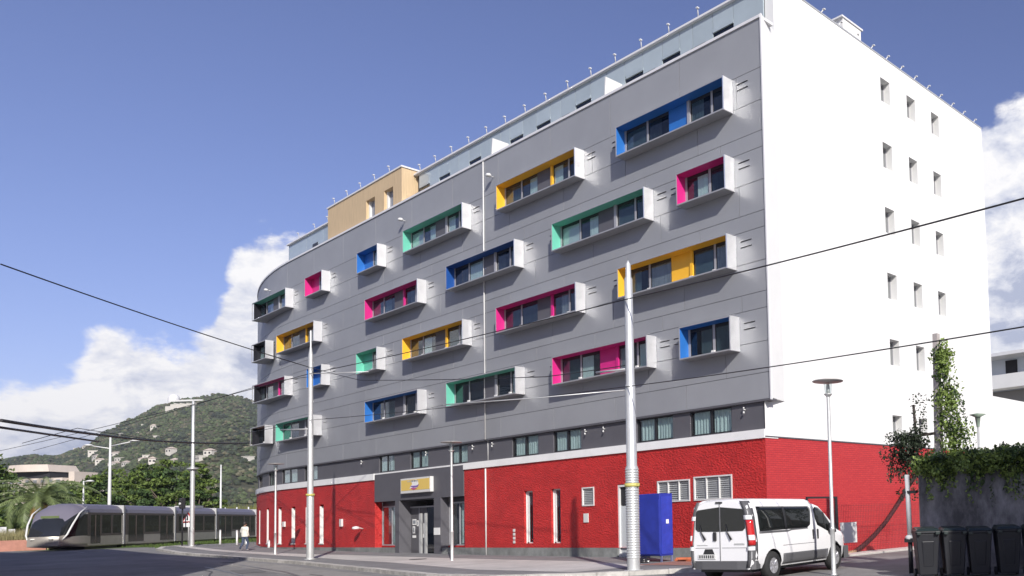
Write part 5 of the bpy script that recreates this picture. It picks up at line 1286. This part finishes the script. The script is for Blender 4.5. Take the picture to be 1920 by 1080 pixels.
# ------------------------------------------------------------------ vegetation
m_bark = mat('bark', (.12, .09, .07), .9, bump=.4, bs=12)
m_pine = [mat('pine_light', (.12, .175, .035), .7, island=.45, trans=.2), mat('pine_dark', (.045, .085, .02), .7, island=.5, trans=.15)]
def tree(x, y, z, cw, ch, base, n_cl, label, seed, cat='tree', name='pine_tree', group='pines behind the tram', mats=None, per=70, ls=.22, flat_=.6):
    r = random.Random(seed); t = empty(name, (x, y, z), label, cat, group)
    q = MB(); pts = [(0, 0, 0)]; 
    for k in range(4): pts.append((r.gauss(0, .15) * k, r.gauss(0, .15) * k, base * (k + 1) / 4))
    q.tube(pts, [.28, .24, .2, .17, .13], 8)
    ends = []
    for k in range(6):
        a = k * 1.05 + r.random(); e_ = (pts[-1][0] + math.cos(a) * cw * .35, pts[-1][1] + math.sin(a) * cw * .35, base + ch * r.uniform(.3, .6)); q.tube([pts[-2], pts[-1], e_], [.13, .10, .04], 6); ends.append(e_)
    q.build('trunk', m_bark, t, world=False)
    b = MB()
    for i in range(n_cl):
        a = r.uniform(0, 6.283); rr = math.sqrt(r.random()); zz = r.random()
        env = math.sin(math.pi * (.18 + .74 * zz)) ** .7
        c_ = (math.cos(a) * rr * cw / 2 * env, math.sin(a) * rr * cw / 2 * env, base + ch * zz * (1 - .35 * rr * rr) )
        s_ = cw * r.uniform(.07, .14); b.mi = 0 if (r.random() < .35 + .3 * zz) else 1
        leaves(b, blobpts(c_, (s_, s_, s_ * flat_), per, r, .7), ls, r)
    b.build('crown', mats or m_pine, t, world=False)
    return t
GZ = .6
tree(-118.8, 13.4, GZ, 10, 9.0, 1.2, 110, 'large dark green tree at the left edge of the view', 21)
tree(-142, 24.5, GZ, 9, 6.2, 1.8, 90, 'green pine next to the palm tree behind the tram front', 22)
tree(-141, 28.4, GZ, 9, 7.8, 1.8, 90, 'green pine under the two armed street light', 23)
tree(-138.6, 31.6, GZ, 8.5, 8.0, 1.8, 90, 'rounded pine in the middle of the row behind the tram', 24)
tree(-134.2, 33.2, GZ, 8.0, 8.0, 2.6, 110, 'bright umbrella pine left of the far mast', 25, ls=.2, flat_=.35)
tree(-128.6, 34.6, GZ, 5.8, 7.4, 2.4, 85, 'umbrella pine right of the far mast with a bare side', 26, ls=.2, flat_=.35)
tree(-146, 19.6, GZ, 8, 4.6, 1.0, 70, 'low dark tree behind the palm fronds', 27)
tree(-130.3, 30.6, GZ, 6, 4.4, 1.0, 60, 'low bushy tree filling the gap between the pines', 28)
# palm
r = random.Random(5); pal = empty('palm_tree', (-106.0, 16.6, GZ), 'palm tree with arching fronds and an orange skirt behind the tram front', 'palm tree')
q = MB(); q.tube([(0, 0, 0), (0, 0, 3.2), (0, 0, 4.2)], [.38, .42, .5], 10); q.build('trunk', m_bark, pal, world=False)
m_palm = mat('palm_frond', (.20, .25, .10), .4, island=.35, trans=.2); m_palmd = mat('dead_frond', (.42, .22, .06), .7, island=.3)
def frond(a, el0, ln, mt, nm, droop=1.0):
    q = MB(); d = Vector((math.cos(a), math.sin(a), 0)); p = Vector((0, 0, 4.2)); e_ = el0; pts = [p.copy()]
    for k in range(14):
        p = p + (d * math.cos(e_) + Vector((0, 0, math.sin(e_)))) * ln / 14; e_ -= .13 * droop * (1 + k * .06); pts.append(p.copy())
    q.tube(pts, [.035 * (1 - k / 16) + .006 for k in range(15)], 4); sd = Vector((-math.sin(a), math.cos(a), 0))
    for k in range(2, 30):
        f = k / 30 * 14; i = min(13, int(f)); p = pts[i].lerp(pts[i + 1], f - i); tdir = (pts[i + 1] - pts[i]).normalized(); L_ = .62 * math.sin(math.pi * (.12 + .85 * k / 30)) + .08
        for s_ in (-1, 1):
            v = (sd * s_ * .8 + tdir * .55 + Vector((0, 0, -.25))).normalized() * L_; w__ = tdir * .06
            q.add([p - w__, p + w__, p + v + w__ * .2 + Vector((0, 0, -.1)), p + v - w__ * .2 + Vector((0, 0, -.1))], [(0, 1, 2, 3)])
    q.build(nm, mt, pal, world=False)
for k in range(36): frond(k * 2.399, R_(82) - k * R_(2.4), r.uniform(4.8, 5.6), m_palm, 'frond', r.uniform(.8, 1.1))
for k in range(16): frond(k * 2.399 + 1, R_(-12) - k * R_(2), r.uniform(1.3, 1.9), m_palmd, 'dead_frond', 1.2)

# verge, reeds, red kerb wall on the left
def blades(b, x0, x1, y0, y1, n, h, r, wv=.02, z=None):
    for i in range(n):
        x, y = r.uniform(x0, x1), r.uniform(y0, y1); hh = h * r.uniform(.5, 1.2); a = r.uniform(0, 3.14); dx, dy = math.cos(a) * wv, math.sin(a) * wv; lx, ly = r.gauss(0, .15) * hh, r.gauss(0, .15) * hh; zz = (g(x) if z is None else z(x, y))
        b.add([(x - dx, y - dy, zz), (x + dx, y + dy, zz), (x + lx, y + ly, zz + hh)], [(0, 1, 2)])
r = random.Random(3)
b = MB(); blades(b, -97, -88.2, 11.4, 15.2, 4200, 1.5, r, .035)
for i in range(26):
    x, y = r.uniform(-97, -90), r.uniform(11.6, 14.6); leaves(b, blobpts((x, y, g(x) + .6), (.5, .5, .6), 34, r), .10, r)
b.thing('tall_grass', mat('dry_grass', (.30, .27, .13), .8, island=.4, trans=.2), (-92, 13, .64), 'tall dry grass and scrub left of the tram', 'grass', kind='stuff')
b = MB(); blades(b, -84, -68, 17.5, 24, 5200, .14, r, .03); blades(b, -118, -84, 15.5, 34, 5000, .2, r, .05)
b.thing('track_grass', m_grassm, (-80, 20, .6), 'short green grass along the tram track', 'grass', kind='stuff')
band('turf', [(-118, 12, 45), (-84, 12.2, 30), (-77, 16, 30), (-74.7, 20.4, 30), (-66, 21.2, 34), (-60, 24, 50)], .003, m_turf)
q = MB(); q.hull8([(-87.6, 10.6, .5), (-86.4, 13.9, .5), (-86.7, 14.0, .5), (-87.9, 10.7, .5)], [(-87.6, 10.6, 1.45), (-86.4, 13.9, 1.45), (-86.7, 14.0, 1.45), (-87.9, 10.7, 1.45)]); q.thing('low_red_wall', mat('terracotta_wall', (.42, .20, .15), .85, var=.15, vs=3), (-88, 10.7, .6), 'low terracotta coloured kerb wall at the left edge before the grass', 'wall')
q = MB()
for k in range(5): q.box(-103 + k * .0, -102.6, 11.9 + k * .55, 12.3 + k * .55, .6, 2.4 + .2 * (k % 2))
q.thing('white_garden_wall', m_trim, (-103, 13, .6), 'bit of white garden wall below the palm fronds', 'wall')
# reed bank
b = MB()
for i in range(3600):
    u_, v_ = r.uniform(-.35, 2.6), r.random(); x = -125.7 + 3.5 * u_ - 19 * v_; y = 36.2 + 2.6 * u_ + 6.2 * v_
    hh = r.uniform(1.6, 3.4); zz = .6 + 1.9 * v_; dx = .09
    b.add([(x - dx * .8, y - dx * .6, zz), (x + dx * .8, y + dx * .6, zz), (x + r.gauss(0, .4), y + r.gauss(0, .4), zz + hh)], [(0, 1, 2)])
b.thing('reed_bank', mat('reeds', (.19, .20, .055), .8, island=.45, trans=.2), (-130, 42, .6), 'bank of tall yellow green reeds behind the tram beside the hotel', 'reeds', kind='stuff')
for k in range(6):
    x, y = -121.2 + k * 1.1, 34.2 + k * .85
    q = MB(); q.tube([(x, y, .6), (x, y, 4.4)], .07, 5); q.thing('fence_post', m_trim, (x, y, .6), ['leftmost', 'second', 'third', 'fourth', 'fifth', 'sixth'][k] + ' pale fence post in front of the reed bank, counted from the left', 'post', 'pale fence posts by the reeds')

# ------------------------------------------------------------------ hill
RT = Vector((.795, .606, 0)).normalized(); FW = Vector((-.604, .795, 0)).normalized()
import bisect
PRF = [(-900, 118), (-500, 112), (0, 113), (60, 118), (100, 115), (150, 125), (200, 150), (240, 166), (300, 184), (340, 192), (400, 198), (440, 194), (480, 184), (560, 165), (700, 140), (900, 150), (1300, 120), (1900, 110), (2600, 100)]
def ridge(px):
    for (a, za), (c, zc) in zip(PRF, PRF[1:]):
        if px <= c: f = (px - a) / (c - a); f = f * f * (3 - 2 * f); return za + (zc - za) * f
    return 100
def hpos(px, dep):
    c_ = (px - 1582) / 1571 * dep; return RT * c_ + FW * dep
def hz(px, dep):
    s_ = min(1, max(0, (dep - 330) / 870)); s2 = s_ ** 1.25
    p = hpos(px, dep); n_ = noise.fractal(Vector((p.x * .006, p.y * .006, 0)), 1.0, 2.0, 5) * 20 * min(1, s_ * 3) * (1 - s_ ** 4 * .8)
    hgt = ridge(px) * s2 + n_ * .8
    if dep > 1200: hgt -= (dep - 1200) * .25
    return max(hgt, .3 if dep > 340 else .3)
pxs = [-900 + 3500 * i / 150 for i in range(151)]; deps = [330 + 1170 * i / 50 for i in range(51)]
b = MB(); b.smooth = True; vs = []
for px in pxs:
    for dp in deps: p = hpos(px, dp); vs.append((p.x, p.y, hz(px, dp)))
nd_ = len(deps); b.add(vs, [(i * nd_ + k, (i + 1) * nd_ + k, (i + 1) * nd_ + k + 1, i * nd_ + k + 1) for i in range(len(pxs) - 1) for k in range(nd_ - 1)])
b.build('hill', mat('hill_scrub', (.085, .085, .042), .95, var=.5, vs=.012, stain=.5, stain_s=.05), kind='structure')
r = random.Random(9); 
ico = bmesh.new(); bmesh.ops.create_icosphere(ico, subdivisions=1, radius=1); iv = [v.co.copy() for v in ico.verts]; iff = [[v.index for v in f.verts] for f in ico.faces]; ico.free()
wood = MB(); mt3 = [mat('wood_green', (.056, .074, .030), .9, island=.45, var=.3, vs=.2), mat('wood_dark', (.032, .042, .024), .9, island=.5, var=.3, vs=.2), mat('wood_olive', (.098, .092, .055), .9, island=.4, var=.3, vs=.2)]
cnt = 0
while cnt < 34000:
    px = r.uniform(-350, 900); dp = 345 + 880 * r.random() ** .8
    pn = noise.noise(Vector((px * .02, dp * .01, 3)))
    if pn < -.28 and r.random() < .6: continue
    p = hpos(px, dp); z = hz(px, dp); s_ = r.uniform(.8, 2.3) * (.75 + dp / 2500)
    wood.mi = 1 if pn > .12 and r.random() < .7 else (2 if r.random() < .22 else 0)
    wood.add([(p.x + v.x * s_ * r.uniform(.75, 1.25), p.y + v.y * s_ * r.uniform(.75, 1.25), z + (v.z * .8 + .45) * s_ * r.uniform(.8, 1.2)) for v in iv], iff); cnt += 1
o = wood.thing('hillside_wood', mt3, (-1000, 300, 80), 'scrubby evergreen woodland covering the hill', 'woodland', kind='stuff')
# houses on the hill
m_hh = mat('house_white', (.56, .53, .47), .8); m_hr = mat('house_roof', (.50, .42, .35), .8)
def hhouse(px, py, dep_guess, w_, d_, h_, lab, flat_roof=False, grp='pale houses on the hillside'):
    # walk along the ray until it meets the slope
    hor = 1027 - .0343 * (px + 485); best = None
    for k in range(180):
        dp = 345 + k * 4.9; z = 1.65 + (hor - py) / 1571 * dp; e_ = abs(hz(px, dp) - z)
        if best is None or e_ < best[0]: best = (e_, dp)
    dp = best[1]; p = hpos(px, dp); z = hz(px, dp)
    t = empty('hillside_house', (p.x, p.y, z), lab, 'house', grp, rz=R_(37) + rnd.uniform(-.5, .5))
    q = MB(); q.box(-w_ / 2, w_ / 2, -d_ / 2, d_ / 2, -4, h_); q.build('wall', m_hh, t, world=False)
    q = MB()
    if flat_roof: q.box(-w_ / 2 - .3, w_ / 2 + .3, -d_ / 2 - .3, d_ / 2 + .3, h_, h_ + .5)
    else: q.add([(-w_ / 2 - .5, -d_ / 2 - .5, h_), (w_ / 2 + .5, -d_ / 2 - .5, h_), (w_ / 2 + .5, d_ / 2 + .5, h_), (-w_ / 2 - .5, d_ / 2 + .5, h_), (-w_ / 2 + 2, 0, h_ + 1.6), (w_ / 2 - 2, 0, h_ + 1.6)], [(0, 1, 5, 4), (1, 2, 5), (2, 3, 4, 5), (3, 0, 4), (3, 2, 1, 0)])
    q.build('roof', m_hr if not flat_roof else m_hh, t, world=False)
    for k in range(max(2, int(w_ / 4))):
        q = MB(); xx = -w_ / 2 + w_ * (k + .5) / max(2, int(w_ / 4)); q.box(xx - .7, xx + .7, -d_ / 2 - .06, -d_ / 2 - .01, h_ - 2.6, h_ - 1.2); q.build('window', m_room, t, world=False)
HH = [(224, 818, 6, 5, 4, 'small pale house high on the left slope of the hill'), (266, 801, 5, 5, 4, 'lone pale house in the upper middle of the slope'), (285, 803, 7, 5, 4, 'pale house right of the lone one on the upper slope'), (290, 823, 5, 5, 4, 'small bright house below the upper pair'),
      (158, 842, 9, 7, 5, 'pale house left of the two armed street light'), (140, 843, 7, 6, 4, 'pale house farthest left on the slope'), (176, 853, 16, 8, 6, 'broad pale house above the cream block roof'), (178, 862, 12, 7, 5, 'second broad pale house below the first, left of the street light'), (186, 869, 10, 7, 5, 'lower pale house just above the pines'),
      (215, 856, 12, 8, 6, 'pale house right of the street light'), (222, 866, 10, 7, 5, 'lower pale house right of the street light'), (212, 875, 14, 7, 4, 'long low pale house touching the pine tops'), (234, 872, 8, 6, 4, 'small pale house right of the long low one'),
      (268, 868, 9, 7, 5, 'pale house in the middle of the lower slope'), (276, 862, 10, 7, 6, 'taller pale house in the middle of the lower slope'), (284, 868, 6, 6, 5, 'small pale house right of the taller one'),
      (318, 857, 8, 7, 11, 'tall narrow white house standing alone'), (326, 869, 6, 6, 4, 'small pale house under the tall narrow one'), (373, 864, 7, 6, 5, 'pale house right of the far mast'), (391, 856, 8, 7, 6, 'cream house right of the far mast, higher up'), (463, 866, 8, 7, 6, 'pale house beside the hotel edge'), (466, 850, 6, 6, 5, 'small pale house close to the hotel edge, higher up'), (255, 816, 4, 4, 3, 'tiny pale house on the left shoulder of the hill')]
for px, py, w_, d_, h_, lab in HH: hhouse(px, py, 0, w_ * .8, d_ * .7, h_ * .6, lab, rnd.random() < .4)
p = hpos(345, 1130); z = hz(345, 1130)
fo = empty('hilltop_fort', (p.x, p.y, z), 'long pale fort wall near the top of the hill', 'fort', rz=R_(37))
q = MB(); q.box(-19, 21, -3, 3, -8, 6); q.box(-26, -19, -3, 3, -8, 3.5); q.box(21, 27, -3, 3, -8, 3); q.build('wall', m_hh, fo, world=False)
for x in (-14, -6, 3, 12):
    q = MB(); q.box(x, x + 3, -3.4, 3.4, 6, 7.2); q.build('parapet_block', m_hh, fo, world=False)
p = hpos(322, 1195); z = hz(322, 1195)
ob = empty('observatory', (p.x, p.y, z + 1), 'white dome on the ridge of the hill', 'observatory')
q = MB(); q.lathe([(7, -5), (7, 4), (6.6, 6.5), (5.3, 9), (3.2, 10.6), (0, 11.3)], 0, 0, 20); q.build('dome', m_trim, ob, world=False)

# cream block behind the palm
m_cream = mat('cream_concrete', (.56, .49, .42), .85, var=.08, vs=.3)
rz = math.atan2(.606, .795)
cb = empty('cream_building', (-352, 55.6, 3.5), 'cream concrete block with a rounded roof pavilion behind the trees', 'building', rz=rz)
q = MB(); q.box(-19, 16.5, -6, 8, 0, 17.0); q.box(-13.5, 13.5, -6.4, 7, 17.0, 19.2); q.build('wall', m_cream, cb, world=False)
q = MB(); q.box(-8, -6.8, -6.5, -6.2, 20, 21); q.prism([(-7 + 16 * k / 10, -7 + 2 * math.sin(math.pi * k / 10) * -1) for k in range(11)] + [(9, 6), (-7, 6)], 21.6, 24.2, .9); q.build('roof_pavilion', m_cream, cb, world=False)
q = MB(); q.box(-6, 8.5, -6.2, 5, 19.2, 21.6); q.build('dark_gallery', m_room, cb, world=False)
q = MB(); q.box(-22, -13.6, -4, 7, 17, 19.8); q.build('side_block', m_cream, cb, world=False)
q = MB(); q.box(13.6, 15.8, -4, 6, 17, 21.5); q.build('side_block', m_cream, cb, world=False)
for k in range(9):
    q = MB(); q.box(-12 + k * 2.9, -10.6 + k * 2.9, -6.46, -6.41, 17.5, 18.6); q.build('window', m_curtd, cb, world=False)
for k in range(11):
    q = MB(); q.box(-17.5 + k * 3.0, -15.9 + k * 3.0, -6.06, -6.01, 14.2, 15.6); q.build('window', m_curtd, cb, world=False)

cb.scale = (.80, .8, .82)

# ------------------------------------------------------------------ thin haze in the valley air
q = MB(); q.box(-3100, 3100, -3100, 3100, -1.1, 262); 
hm = bpy.data.materials.new('haze_air'); hm.use_nodes = True; ht = hm.node_tree; ht.nodes.clear()
pv = ht.nodes.new('ShaderNodeVolumePrincipled'); pv.inputs['Color'].default_value = (.82, .87, .95, 1); pv.inputs['Density'].default_value = .00012; pv.inputs['Anisotropy'].default_value = .2
ho = ht.nodes.new('ShaderNodeOutputMaterial'); ht.links.new(pv.outputs[0], ho.inputs['Volume'])
q.build('haze', hm, kind='stuff', label='thin pale haze in the air over the town and hill')
